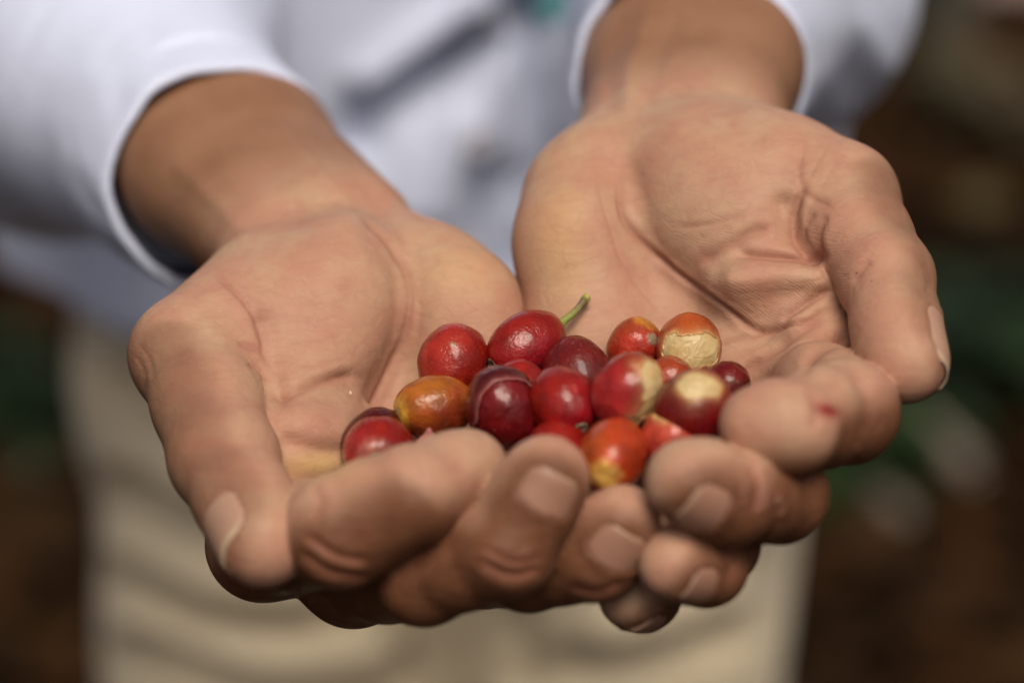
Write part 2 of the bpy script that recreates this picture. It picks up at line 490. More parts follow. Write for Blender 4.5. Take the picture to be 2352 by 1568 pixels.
R_creases = [
    # soft hollows and swellings
    ([(1430, 420), (1450, 530), (1540, 640), (1660, 730), (1760, 760)], 0.16, 42, 0, (0,), 0),
    ([(1600, 430), (1690, 440)], -0.08, 120, 0, (0,), 0),
    ([(1690, 645), (1780, 638), (1870, 640)], -0.26, 32, 0, (0,), 0),
    ([(1650, 600), (1720, 555), (1800, 545)], 0.12, 28, 0, (0,), 0.4),
    ([(1800, 470), (1825, 540), (1870, 590)], 0.20, 24, 0, (0, 1), 0.7),
    ([(1700, 575), (1790, 585), (1870, 598)], 0.10, 22, 0, (0,), 0.5),
    ([(1560, 800), (1680, 800), (1780, 775)], 0.08, 36, 0, (0, 2), 0),
    ([(1750, 815), (1830, 765)], -0.07, 26, 0, (0, 2), 0),
    # lines
    ([(1364, 372), (1384, 465), (1403, 523), (1428, 601), (1472, 665), (1511, 714), (1540, 760)], 0.028, 5, 0, (0,), 0.5),
    ([(1423, 380), (1428, 465), (1447, 514), (1491, 572), (1530, 611), (1579, 650), (1638, 694), (1691, 733), (1740, 753), (1794, 748), (1852, 738), (1891, 716), (1935, 711)], 0.11, 6, 0.02, (0,), 0.9),
    ([(1640, 784), (1701, 767), (1748, 755)], 0.05, 6, 0.01, (0,), 0.6),
    ([(1790, 735), (1818, 719), (1872, 684), (1915, 663)], 0.11, 8, 0.025, (0,), 0.8),
    ([(1600, 610), (1640, 578), (1680, 556), (1725, 533), (1780, 520)], 0.08, 10, 0.02, (0,), 0.7),
    ([(1690, 578), (1774, 587), (1838, 592), (1885, 602)], 0.15, 10, 0.03, (0, 1), 1.0),
    ([(1845, 430), (1830, 470), (1824, 500), (1830, 540), (1852, 577), (1885, 601)], 0.14, 9, 0.03, (0, 1), 1.0),
    ([(1838, 436), (1872, 460), (1911, 475)], 0.03, 8, 0.012, (0, 1), 0.9),
    ([(1900, 490), (1885, 520), (1878, 555), (1884, 590)], 0.06, 9, 0.02, (0, 1), 0.9),
    ([(1872, 490), (1850, 520), (1845, 550)], 0.035, 6, 0.01, (0, 1), 0.7),
    ([(1555, 525), (1618, 518), (1677, 504), (1720, 492)], 0.03, 6, 0.006, (0,), 0.5),
    ([(1838, 355), (1836, 400), (1842, 436)], 0.03, 6, 0.006, (0, 1), 0.6),
    ([(1860, 300), (1848, 340), (1838, 380)], 0.018, 5, 0, (0, 1), 0.3),
    ([(1905, 330), (1880, 370), (1856, 415)], 0.018, 5, 0, (0, 1), 0.3),
    ([(1940, 350), (1910, 390), (1880, 440)], 0.014, 5, 0, (0, 1), 0.3),
    ([(1690, 260), (1680, 300)], 0.012, 5, 0.0, (0,), 0.2),
    ([(1760, 290), (1750, 345)], 0.015, 5, 0.0, (0,), 0.2),
    ([(1605, 440), (1650, 415), (1720, 405)], 0.014, 6, 0.0, (0,), 0.2),
    ([(1960, 648), (1985, 615), (2005, 600)], 0.04, 9, 0.01, (1,), 0.5),
    ([(1680, 875), (1740, 831), (1813, 782), (1872, 742), (1905, 725)], 0.09, 11, 0.03, (0, 2), 0.4),
    ([(1840, 858), (1882, 806), (1950, 778)], 0.10, 12, 0.03, (0, 2), 0.4),
    ([(2020, 380), (2060, 450), (2075, 520)], 0.014, 7, 0.0, (0, 1), 0.1),
    # tendons of the wrist
    ([(1440, 240), (1450, 150), (1490, 40)], -0.07, 16, 0, (0,), 0),
    ([(1490, 230), (1510, 140), (1550, 40)], 0.05, 20, 0, (0,), 0),
    ([(1400, 250), (1400, 150), (1430, 60)], 0.04, 18, 0, (0,), 0),
    # finger joints
    ([(1850, 890), (1875, 930), (1865, 985)], 0.05, 14, 0.01, (2,), 0.2),
    ([(1975, 870), (1995, 940), (1975, 1010)], 0.05, 16, 0.0, (2,), 0.1),
    ([(1720, 1060), (1745, 1110), (1735, 1180)], 0.09, 13, 0.03, (3,), 0.2),
    ([(1760, 1075), (1785, 1125), (1775, 1190)], 0.06, 11, 0.02, (3,), 0.2),
    ([(1650, 1245), (1680, 1290), (1670, 1340)], 0.05, 12, 0.01, (4,), 0.2),
    ([(2120, 600), (2135, 640), (2130, 680)], 0.03, 10, 0.0, (1,), 0.1),
]

def project_n(f, v, Q, it=1, maxstep=0.1):
    for _ in range(it):
        n = vnormals(v, Q)
        v = v - n * np.clip(f(v), -maxstep, maxstep)[:, None]
    return v

def sculpt(v, Q, folds, grp=None, facing=True):
    """press or raise folds along lines traced on the side turned to the lens"""
    n = vnormals(v, Q)
    uv = to_uv(v)
    vd = np.array([0, 0, DIST]) - v; vd /= np.linalg.norm(vd, axis=1, keepdims=True)
    face = sstep((n * vd).sum(1), 0.02, 0.25)
    disp = np.zeros(len(v)); red = np.zeros(len(v)); line = np.zeros(len(v))
    for pts, dep, w, lip, gs, rd in folds:
        P = np.array(pts, float)
        if len(P) == 1: P = np.vstack([P, P + [[1, 0]]])
        mar = w * 4 + 20
        m = (face > 0) if grp is None else (np.isin(grp, gs) & (face > 0))
        m &= (uv[:, 0] > P[:, 0].min() - mar) & (uv[:, 0] < P[:, 0].max() + mar) & (uv[:, 1] > P[:, 1].min() - mar) & (uv[:, 1] < P[:, 1].max() + mar)
        ix = np.nonzero(m)[0]
        if not len(ix): continue
        d, fr, sd = poly_dist(uv[ix], P)
        taper = face[ix] if (len(pts) == 1 or w >= 16) else np.minimum(1, np.minimum(fr, 1 - fr) * 6 + 0.12) * face[ix]
        disp[ix] += taper * -dep * np.exp(-(d / w) ** 2)
        if lip: disp[ix] += taper * lip * np.exp(-((d - 2.3 * w) / (1.3 * w)) ** 2)
        if rd:
            if w < 16: line[ix] = np.maximum(line[ix], taper * min(1, dep / 0.08) * np.exp(-(d / (0.9 * w)) ** 2))
            red[ix] = np.maximum(red[ix], taper * rd * np.exp(-(d / max(2.8 * w, 22)) ** 2))
    return v + n * disp[:, None], n, red, line

def build_limb(limb, lo, hi, h=0.105, creases=()):
    v, Q = surface_nets(limb.f, lo, hi, h)
    v = relax(v, Q, 0.5, 2)
    v = project_n(limb.f, v, Q, 2)
    v, Q = subdivide_quads(v, Q)
    v = relax(v, Q, 0.5, 2)
    v = project_n(limb.f, v, Q, 1)
    v = relax(v, Q, 0.3, 1)
    grp = limb.groups_of(v)
    v, n, red, line = sculpt(v, Q, creases, grp)
    pal = np.zeros(len(v))
    m = grp == 0
    pal[m] = (n[m] @ limb.pn)
    for i, g in enumerate(limb.digits):
        m = np.nonzero(grp == i + 1)[0]
        P = g['P']
        seg = np.stack([np.linalg.norm(v[m] - (P[k] + P[k + 1]) / 2, axis=1) for k in range(len(P) - 1)], 1).argmin(1)
        ax = (P[-1] - P[-2]) / np.linalg.norm(P[-1] - P[-2])
        pal[m] = (n[m] * np.array(g['pals'])[seg]).sum(1) + np.where(seg == len(P) - 2, 0.50 + 0.55 * np.maximum(0, n[m] @ ax), 0.10)
    pal[np.isin(grp, (1,))] = np.maximum(pal[np.isin(grp, (1,))], 0.15)
    e = np.concatenate([Q[:, [0, 1]], Q[:, [1, 2]], Q[:, [2, 3]], Q[:, [3, 0]]]); e = np.concatenate([e, e[:, ::-1]])
    cnt = np.maximum(np.bincount(e[:, 0], minlength=len(v)), 1)
    for _ in range(60): pal = 0.3 * pal + 0.7 * np.bincount(e[:, 0], pal[e[:, 1]], len(v)) / cnt
    arm = sstep(limb.arm_t(v), 0.0, 1.0)
    return v, Q, dict(grp=grp, pal=pal, red=red, line=line, arm=arm)
# -------------------------------------------------------------- materials
class NT:
    """small helper to wire node trees"""
    def __init__(self, name):
        self.m = bpy.data.materials.new(name); self.m.use_nodes = True
        self.t = self.m.node_tree
        self.b = self.t.nodes['Principled BSDF']
        self.out = self.t.nodes['Material Output']
    def n(self, kind, **kw):
        nd = self.t.nodes.new(kind)
        for k, v in kw.items():
            if k in nd.inputs: nd.inputs[k].default_value = v
            else: setattr(nd, k, v)
        return nd
    def link(self, a, b): self.t.links.new(a, b)
    def attr(self, name):
        return self.n('ShaderNodeAttribute', attribute_name=name)
    def mix(self, fac, a, b, mode='MIX'):
        nd = self.t.nodes.new('ShaderNodeMix'); nd.data_type = 'RGBA'; nd.blend_type = mode
        for s, v in ((nd.inputs[0], fac), (nd.inputs[6], a), (nd.inputs[7], b)):
            if hasattr(v, 'links') or hasattr(v, 'is_linked'): self.link(v, s)
            elif isinstance(v, (int, float)): s.default_value = v
            else: s.default_value = (*v, 1)
        return nd.outputs[2]
    def math(self, op, a, b=0.0, c=None, clamp=False):
        nd = self.t.nodes.new('ShaderNodeMath'); nd.operation = op; nd.use_clamp = clamp
        for s, v in zip(nd.inputs, (a, b, c)):
            if v is None: continue
            if hasattr(v, 'is_linked'): self.link(v, s)
            else: s.default_value = v
        return nd.outputs[0]
    def ramp(self, fac, a, b):
        nd = self.t.nodes.new('ShaderNodeMapRange'); nd.interpolation_type = 'SMOOTHSTEP'
        self.link(fac, nd.inputs[0]); nd.inputs[1].default_value = a; nd.inputs[2].default_value = b
        return nd.outputs[0]
    def noise(self, scale, detail=3, rough=0.55, coord=None, dist=0.0):
        nd = self.n('ShaderNodeTexNoise'); nd.inputs['Scale'].default_value = scale
        nd.inputs['Detail'].default_value = detail; nd.inputs['Roughness'].default_value = rough
        nd.inputs['Distortion'].default_value = dist
        self.link(coord or self.geo(), nd.inputs['Vector'])
        return nd.outputs['Fac']
    def geo(self):
        if not hasattr(self, '_g'): self._g = self.n('ShaderNodeTexCoord').outputs['Object']
        return self._g
    def bump(self, h, strength, dist, prev=None):
        nd = self.n('ShaderNodeBump'); nd.inputs['Strength'].default_value = strength
        nd.inputs['Distance'].default_value = dist
        self.link(h, nd.inputs['Height'])
        if prev is not None: self.link(prev, nd.inputs['Normal'])
        return nd.outputs['Normal']
    def set(self, **kw):
        for k, v in kw.items():
            s = self.b.inputs[k.replace('_', ' ')]
            if hasattr(v, 'is_linked'): self.link(v, s)
            elif isinstance(v, (int, float)): s.default_value = v
            else: s.default_value = (*v, 1) if len(v) == 3 and s.type == 'RGBA' else v

def skin_material():
    t = NT('skin')
    pal = t.ramp(t.attr('pal').outputs['Fac'], -0.22, 0.62)
    arm = t.attr('arm').outputs['Fac']
    red = t.attr('red').outputs['Fac']
    line = t.attr('line').outputs['Fac']
    lit_callus = t.attr('lit_callus').outputs['Fac']
    stain = t.attr('stain').outputs['Fac']
    n1 = t.noise(55, 3, 0.6); n2 = t.noise(150, 3, 0.6); n3 = t.noise(28, 2); n4 = t.noise(700, 2)
    palm = t.mix(t.ramp(n1, 0.35, 0.7), (0.435, 0.222, 0.142), (0.455, 0.285, 0.175))
    palm = t.mix(t.math('MULTIPLY', t.ramp(n2, 0.45, 0.75), 0.55), palm, (0.385, 0.178, 0.12))
    palm = t.mix(t.math('MULTIPLY', t.ramp(n4, 0.55, 0.75), 0.18), palm, (0.52, 0.38, 0.28))
    back = t.mix(t.ramp(n2, 0.3, 0.75), (0.165, 0.066, 0.03), (0.12, 0.045, 0.02))
    fore = t.mix(t.ramp(n1, 0.3, 0.75), (0.275, 0.14, 0.077), (0.225, 0.108, 0.056))
    c = t.mix(pal, back, palm)
    c = t.mix(arm, c, fore)
    c = t.mix(t.math('MULTIPLY', lit_callus, 0.8), c, (0.60, 0.40, 0.16))
    c = t.mix(t.math('MULTIPLY', red, 0.42), c, (0.36, 0.165, 0.115))
    c = t.mix(t.math('MULTIPLY', line, 0.38), c, (0.27, 0.085, 0.05))
    c = t.mix(stain, c, (0.22, 0.012, 0.012))
    # tiny dark specks of soil
    vor = t.n('ShaderNodeTexVoronoi'); vor.inputs['Scale'].default_value = 130; vor.inputs['Randomness'].default_value = 1
    t.link(t.geo(), vor.inputs['Vector'])
    sp = t.math('LESS_THAN', vor.outputs['Distance'], 0.035)
    pick = t.math('GREATER_THAN', t.noise(60, 1), 0.56)
    c = t.mix(t.math('MULTIPLY', t.math('MULTIPLY', sp, pick), 0.7), c, (0.06, 0.03, 0.02))
    # friction ridges of the palm: fine wavy lines
    wv = t.n('ShaderNodeTexWave'); wv.wave_type = 'BANDS'; wv.bands_direction = 'DIAGONAL'
    wv.inputs['Scale'].default_value = 620; wv.inputs['Distortion'].default_value = 30
    wv.inputs['Detail'].default_value = 1.5; wv.inputs['Detail Scale'].default_value = 0.12
    t.link(t.geo(), wv.inputs['Vector'])
    ridge = t.math('MULTIPLY', wv.outputs['Fac'], pal)
    nb = t.bump(ridge, 0.20, 0.00014)
    wr = t.n('ShaderNodeTexVoronoi'); wr.feature = 'DISTANCE_TO_EDGE'; wr.inputs['Scale'].default_value = 210
    mp = t.n('ShaderNodeMapping'); mp.inputs['Scale'].default_value = (0.55, 1.0, 1.7)
    ds = t.n('ShaderNodeTexNoise'); ds.inputs['Scale'].default_value = 90
    t.link(t.geo(), ds.inputs['Vector'])
    va = t.n('ShaderNodeVectorMath'); va.operation = 'MULTIPLY_ADD'; va.inputs[1].default_value = (0.006, 0.006, 0.006)
    t.link(ds.outputs['Color'], va.inputs[0]); t.link(t.geo(), va.inputs[2])
    t.link(va.outputs[0], mp.inputs['Vector']); t.link(mp.outputs[0], wr.inputs['Vector'])
    fine = t.ramp(wr.outputs['Distance'], 0.0, 0.10)
    nb = t.bump(fine, 0.11, 0.0003, nb)
    m2 = t.n('ShaderNodeMapping'); m2.inputs['Rotation'].default_value = (0.5, 0.2, 0.15); m2.inputs['Scale'].default_value = (0.12, 1.0, 1.0)
    t.link(va.outputs[0], m2.inputs['Vector'])
    st = t.noise(420, 3, 0.6, coord=m2.outputs[0])
    nb = t.bump(t.ramp(st, 0.35, 0.6), 0.17, 0.0004, nb)
    c = t.mix(t.math('MULTIPLY', t.math('SUBTRACT', 1.0, t.ramp(st, 0.30, 0.45)), 0.16), c, (0.29, 0.14, 0.095))
    c = t.mix(t.math('MULTIPLY', t.math('SUBTRACT', 1.0, fine), 0.10), c, (0.26, 0.125, 0.08))
    nb = t.bump(t.noise(900, 3, 0.65), 0.12, 0.0004, nb)
    nb = t.bump(t.noise(200, 3, 0.5), 0.2, 0.0012, nb)
    rough = t.math('MULTIPLY_ADD', n2, 0.2, 0.45)
    t.set(Base_Color=c, Roughness=rough, Normal=nb, Subsurface_Weight=0.12, Subsurface_Scale=0.003,
          Specular_IOR_Level=0.22)
    t.b.inputs['Subsurface Radius'].default_value = (1.0, 0.35, 0.18)
    return t.m

def nail_material():
    t = NT('nail')
    e = t.attr('edge').outputs['Fac']
    c = t.mix(t.attr('pale').outputs['Fac'], (0.30, 0.152, 0.10), (0.42, 0.25, 0.17))
    c = t.mix(e, c, (0.52, 0.40, 0.26))
    c = t.mix(t.math('MULTIPLY', t.noise(260, 3), 0.3), c, (0.36, 0.2, 0.13))
    t.set(Base_Color=c, Roughness=0.42, Subsurface_Weight=0.1, Subsurface_Scale=0.002, Specular_IOR_Level=0.3)
    return t.m

def cherry_material():
    t = NT('coffee_cherry_skin')
    a = t.attr('tint'); base = a.outputs['Color']
    wet = t.ramp(t.noise(170, 4, 0.7), 0.45, 0.62)
    c = t.mix(t.math('MULTIPLY', t.ramp(t.noise(420, 3, 0.7), 0.5, 0.75), 0.30), base, t.mix(1.0, base, (1.6, 1.9, 1.7), 'MULTIPLY'))
    c = t.mix(t.math('MULTIPLY', t.ramp(t.noise(200, 5, 0.65), 0.45, 0.75), 0.6), c, t.mix(1.0, base, (0.45, 0.35, 0.45), 'MULTIPLY'))
    c = t.mix(t.math('MULTIPLY', t.ramp(t.noise(85, 3, 0.6), 0.42, 0.68), 0.65), c, t.mix(1.0, base, (0.55, 0.45, 0.6), 'MULTIPLY'))
    dull = t.attr('dull').outputs['Fac']
    sp = t.ramp(t.noise(1500, 2, 0.6), 0.66, 0.74)
    c = t.mix(t.math('MULTIPLY', sp, t.math('MULTIPLY_ADD', dull, 0.45, 0.22)), c, (0.45, 0.25, 0.18))
    r = t.math('MULTIPLY_ADD', wet, 0.16, 0.07)
    r = t.math('MULTIPLY_ADD', t.ramp(t.noise(120, 3, 0.6), 0.5, 0.62), 0.24, r)
    dk = t.ramp(t.noise(900, 2, 0.5), 0.70, 0.76)
    c = t.mix(t.math('MULTIPLY', dk, 0.6), c, (0.05, 0.012, 0.008))
    r = t.math('MULTIPLY_ADD', dull, 0.28, r, clamp=True)
    nb = t.bump(t.noise(170, 5, 0.65), 0.42, 0.0022)
    nb = t.bump(t.noise(1400, 2, 0.6), 0.12, 0.0004, nb)
    t.set(Base_Color=c, Roughness=r, Normal=nb, Coat_Weight=0.3, Coat_Roughness=0.06, Subsurface_Weight=0.05, Subsurface_Scale=0.0025, Specular_IOR_Level=0.3)
    t.b.inputs['Specular Tint'].default_value = (1.0, 0.82, 0.72, 1)
    t.b.inputs['Subsurface Radius'].default_value = (1.0, 0.2, 0.1)
    return t.m

def bean_material():
    t = NT('parchment')
    n = t.noise(260, 4, 0.6, dist=1.2)
    c = t.mix(t.ramp(n, 0.35, 0.65), (0.50, 0.345, 0.14), (0.58, 0.44, 0.21))
    c = t.mix(t.math('MULTIPLY', t.ramp(t.noise(600, 3, 0.6, dist=2.0), 0.58, 0.75), 0.35), c, (0.36, 0.22, 0.09))
    nb = t.bump(t.noise(260, 3, 0.5, dist=2.5), 0.35, 0.0014)
    t.set(Base_Color=c, Roughness=0.48, Normal=nb, Coat_Weight=0.08, Coat_Roughness=0.2, Subsurface_Weight=0.15, Subsurface_Scale=0.002)
    return t.m

def plain(name, a, b, scale, rough=0.6, bump=0.3, bdist=0.002, spec=0.4):
    t = NT(name)
    n = t.noise(scale, 4, 0.6)
    c = t.mix(t.ramp(n, 0.3, 0.7), a, b)
    t.set(Base_Color=c, Roughness=rough, Normal=t.bump(t.noise(scale * 3, 3), bump, bdist), Specular_IOR_Level=spec)
    return t.m

def tinted(name, scale, rough=0.7, amount=0.4, bump=0.4, bdist=0.004, spec=0.4):
    """colour comes from the piece itself ('tint'), broken up by noise"""
    t = NT(name)
    a = t.attr('tint').outputs['Color']
    c = t.mix(t.math('MULTIPLY', t.noise(scale, 4), amount), a, t.mix(1.0, a, (0.35, 0.35, 0.35), 'MULTIPLY'))
    t.set(Base_Color=c, Roughness=rough, Normal=t.bump(t.noise(scale * 2, 3), bump, bdist), Specular_IOR_Level=spec)
    return t.m

def cloth(name, a, b, weave, rough=0.85):
    t = NT(name)
    n = t.noise(14, 4, 0.6)
    c = t.mix(t.ramp(n, 0.35, 0.7), a, b)
    w1 = t.n('ShaderNodeTexWave'); w1.inputs['Scale'].default_value = weave; w1.bands_direction = 'X'
    w2 = t.n('ShaderNodeTexWave'); w2.inputs['Scale'].default_value = weave; w2.bands_direction = 'Z'
    t.link(t.geo(), w1.inputs['Vector']); t.link(t.geo(), w2.inputs['Vector'])
    nb = t.bump(t.math('ADD', w1.outputs['Fac'], w2.outputs['Fac']), 0.12, 0.0003)
    nb = t.bump(t.noise(90, 4, 0.6), 0.25, 0.003, nb)
    t.set(Base_Color=c, Roughness=rough, Normal=nb, Specular_IOR_Level=0.2, Sheen_Weight=0.15)
    return t.m

M = dict(skin=skin_material(), nail=nail_material(), cherry=cherry_material(), bean=bean_material(),
         stem=tinted('stem', 500, 0.5, 0.3, 0.4, 0.001),
         scar=plain('calyx_scar', (0.10, 0.055, 0.03), (0.32, 0.24, 0.16), 900, 0.8, 0.5, 0.001),
         shirt=cloth('shirt_cotton', (0.65, 0.70, 0.85), (0.61, 0.66, 0.81), 900),
         teal=plain('teal_thread', (0.10, 0.36, 0.38), (0.16, 0.44, 0.45), 400, 0.7),
         button=plain('button', (0.55, 0.52, 0.58), (0.6, 0.58, 0.62), 200, 0.35),
         trousers=cloth('trouser_twill', (0.74, 0.625, 0.425), (0.67, 0.56, 0.375), 700),
         shoe=plain('shoe_leather', (0.03, 0.018, 0.01), (0.05, 0.03, 0.02), 60, 0.5),
         bark=plain('bark', (0.045, 0.045, 0.03), (0.11, 0.10, 0.075), 30, 0.9, 0.8, 0.02),
         stick=plain('dead_wood', (0.16, 0.135, 0.10), (0.27, 0.23, 0.18), 40, 0.9, 0.6, 0.01),
         leaf=tinted('leaf', 40, 0.6, 0.4, spec=0.25), litter=tinted('dry_leaf', 30, 0.9, 0.6, spec=0.08))
# ------------------------------------------------------------- the person
def empty(name, loc, label=None, cat=None, group=None):
    o = bpy.data.objects.new(name, None); col.objects.link(o)
    o.location = loc; o.empty_display_size = 0.05
    tag(o, label, cat, group)
    return o

def tag(o, label=None, cat=None, group=None, kind=None):
    if label: o['label'] = label
    if cat: o['category'] = cat
    if group: o['group'] = group
    if kind: o['kind'] = kind
    return o

def obj(name, me, mat, parent=None):
    o = bpy.data.objects.new(name, me); col.objects.link(o)
    if mat is not None: me.materials.append(M[mat] if isinstance(mat, str) else mat)
    if parent is not None: o.parent = parent
    return o

def put(o, parent, loc=None):
    """make o a child of parent while its mesh keeps world coordinates"""
    o.parent = parent
    o.matrix_parent_inverse = Matrix.Translation(-Vector(base_of(parent)))
    return o

def base_of(o):
    l = Vector(o.location)
    while o.parent is not None:
        l = l + o.matrix_parent_inverse.to_translation() + Vector(o.parent.location); o = o.parent
    return l

person = empty('person', (-0.035, 0.60, 0.0),
               'person in white shirt and khaki trousers holding out both cupped hands', 'person')

class Field(Limb):
    def __init__(self, prims, unit): Limb.__init__(self, prims, [], np.array([0, 0, 1.0]), unit)

def W(x, y, z): return from_world(np.array([x, y, z]))
def wc(a, ra, b, rb, k): return ('c', (W(*a), ra, W(*b), rb), k)
UPW = R3.T @ np.array([0, 0, 1.0]); RTW = R3.T @ np.array([1.0, 0, 0])
VERT = frame(UPW, RTW)

# elbows and shoulders (tilted frame, cm)
EL_L = C(170, 80, -28); EL_R = C(1690, -50, -27)
SH_L = W(-0.235, 0.60, 1.27); SH_R = W(0.165, 0.60, 1.27)

# body: hands and arms, shoulders and trunk, one mesh
lv, lq, la = build_limb(LH, (-13, -8.5, -17), (6.5, 9, 8), creases=L_creases)
rv, rq, ra = build_limb(RH, (-1.5, -9, -17), (13, 12, 8), creases=R_creases)
core = Field([
    ('c', (C(425, 310, -15), 1.9, EL_L, 3.6), 1.0), ('c', (EL_L, 3.9, SH_L, 5.0), 2.0),
    ('c', (C(1612, 100, -15), 1.9, EL_R, 3.6), 1.0), ('c', (EL_R, 3.9, SH_R, 5.0), 2.0),
    ('c', (SH_L, 5.5, SH_R, 5.5), 4.0),
    ('t', (W(-0.035, 0.60, 1.05), VERT, np.array([15.0, 9.5]), np.array([16.0, 9.5]), 24, 4.0), 4.0),
    wc((-0.035, 0.60, 1.28), 5.5, (-0.035, 0.59, 1.38), 5.0, 3.0),
], 4.0)
cv, cq = surface_nets(core.f, (-34, -20, -90), (28, 60, -10), 0.9)
cv = project_n(core.f, relax(cv, cq, 0.5, 2), cq, 1, 0.5)
# finger nails: thin curved plates laid on the finger ends
def nail_plate(limb, g):
    P = g['P']; a = P[-2]; b = P[-1]; ax = b - a; L = np.linalg.norm(ax); ax = ax / L
    pal = g['pals'][-1]; dor = -pal; side = np.cross(ax, dor)
    half, length, start = g['nail']
    r = g['r'][-1]
    ns, nt = 15, 17
    pts = []
    for j in range(nt):
        t = j / (nt - 1)
        base = b + ax * (start - 0.66 - length * 1.15 + t * (length * 1.15 + r * 0.36))
        for i in range(ns):
            s = -1 + 2 * i / (ns - 1)
            # rounded cuticle end, slightly rounded free end
            th = s * (1.02 if t > 0.25 else 1.02 * math.sqrt(max(0.05, 1 - ((0.25 - t) / 0.26) ** 2))) * (1 - 0.42 * (max(0, t - 0.72) / 0.28) ** 2) * half / 0.5
            pts.append((base, dor * math.cos(th) + side * math.sin(th), t, s))
    B = np.array([p[0] for p in pts]); D = np.array([p[1] for p in pts])
    lo = np.zeros(len(B)); hi = np.full(len(B), r * 2.2)
    ins = limb.f(B) < 0
    for _ in range(14):
        mid = (lo + hi) / 2; m = limb.f(B + D * mid[:, None]) < 0
        lo = np.where(m, mid, lo); hi = np.where(m, hi, mid)
    rad = np.where(ins, lo, 0.0)
    T = np.array([p[2] for p in pts]).reshape(nt, ns); rad = rad.reshape(nt, ns)
    # past the finger end the plate runs straight on
    for j in range(1, nt):
        rad[j] = np.maximum(rad[j], rad[j - 1] - 0.035)
    h = 0.012 + 0.03 * np.sin(np.clip(T, 0, 1) * math.pi / 2)
    S = np.array([p[3] for p in pts]).reshape(nt, ns)
    h = h - 0.035 * np.abs(S) ** 4
    top = B + D * (rad + h).reshape(-1)[:, None]
    bot = B + D * (rad + h - 0.05).reshape(-1)[:, None]
    V = np.concatenate([top, bot]); n0 = ns * nt
    F = []
    for j in range(nt - 1):
        for i in range(ns - 1):
            q = [j * ns + i, j * ns + i + 1, (j + 1) * ns + i + 1, (j + 1) * ns + i]
            F.append(q); F.append([k + n0 for k in q[::-1]])
    rim = [i for i in range(ns)] + [j * ns + ns - 1 for j in range(1, nt)] + [(nt - 1) * ns + i for i in range(ns - 2, -1, -1)] + [j * ns for j in range(nt - 2, 0, -1)]
    for k in range(len(rim)):
        p, q = rim[k], rim[(k + 1) % len(rim)]
        F.append([q, p, p + n0, q + n0])
    e = sstep(T.reshape(-1), 0.90, 0.96)
    return V, np.array(F), np.concatenate([e, e]), ns, nt

def nail_beds(limb, v, Q):
    n = vnormals(v, Q)
    for g in limb.digits:
        V, F, e, ns, nt = nail_plate(limb, g); g['plate'] = (V, F, e)
        top = V[:ns * nt]; J, I = np.divmod(np.arange(ns * nt), ns)
        border = (J <= 1) | (I <= 0) | (I >= ns - 1)
        tipz = J >= nt - 2
        c = top.mean(0); ix = np.nonzero(np.linalg.norm(v - c, axis=1) < 1.3)[0]
        D = np.linalg.norm(v[ix][:, None] - top[None], axis=2); k = D.argmin(1); d = D.min(1)
        outside = border[k]
        free = tipz[k] & ~border[k]
        up = np.where(outside, 0.028 * np.exp(-((d - 0.09) / 0.07) ** 2), np.where(free, 0, -0.05))
        v[ix] += n[ix] * up[:, None]
    return v
lv = nail_beds(LH, lv, lq); rv = nail_beds(RH, rv, rq)
vs = np.concatenate([lv, rv, cv])
fs = np.concatenate([lq, rq + len(lv), cq + len(lv) + len(rv)])
me = make_mesh('body', to_world(vs), fs)
def cat3(k, d): return np.concatenate([la[k], ra[k], np.full(len(cv), d)])
attr(me, 'pal', cat3('pal', 0.0)); attr(me, 'arm', cat3('arm', 1.0))
attr(me, 'red', cat3('red', 0.0)); attr(me, 'line', cat3('line', 0.0))
UV = to_uv(vs); GR = np.concatenate([la['grp'], ra['grp'] + 10, np.full(len(cv), 99)])
def spot(c, r, gs, sq=(1, 1), ang=0.0):
    d = UV - np.array(c); ca, sa = math.cos(ang), math.sin(ang)
    x = (d[:, 0] * ca + d[:, 1] * sa) / sq[0]; y = (-d[:, 0] * sa + d[:, 1] * ca) / sq[1]
    return np.exp(-(x * x + y * y) / (r * r)) * np.isin(GR, gs)
attr(me, 'lit_callus', np.clip(spot((735, 1065), 50, (0, 2), (1.6, 0.6)) + 0.5 * spot((1290, 560), 90, (10,), (0.7, 1.6)) + 0.35 * spot((1060, 620), 80, (0,)), 0, 1))  # yellowish skin; the index-base callus also has its sunlit brightness painted in
attr(me, 'stain', np.clip(1.1 * spot((1900, 942), 17, (12,), (1.7, 0.9), 0.3), 0, 0.9))
body = obj('body', me, 'skin'); put(body, person)

for limb in (LH, RH):
    for g in limb.digits:
        V, F, ed = g['plate']; m = make_mesh('nail', to_world(V), F); attr(m, 'edge', ed * (1.0 if g['name'] == 'thumb' else 0.35)); attr(m, 'pale', np.full(len(V), 1.0 if g['name'] == 'thumb' else 0.0))
        o = obj('nail', m, 'nail'); put(o, body)

# shirt ------------------------------------------------------------------
CU_L = C(530, 395, -10.0); CU_R = C(1578, 168, -10.0)
class Shirt(Field):
    def f_local(self, p, c, rad):
        d = self.fold(p, self.keep(TORSO, c, rad))
        for part in SLEEVE:
            pr = self.keep(part['outer'], c, rad)
            if not pr: continue
            e = self.fold(p, pr)
            e = smax(e, -((p - part['cu']) @ part['ax']), 0.3)     # cut off at the cuff
            e = smax(e, -cone(p, *part['hole']), 0.3)               # open inside
            d = smin(d, e, 2.0)
        return d

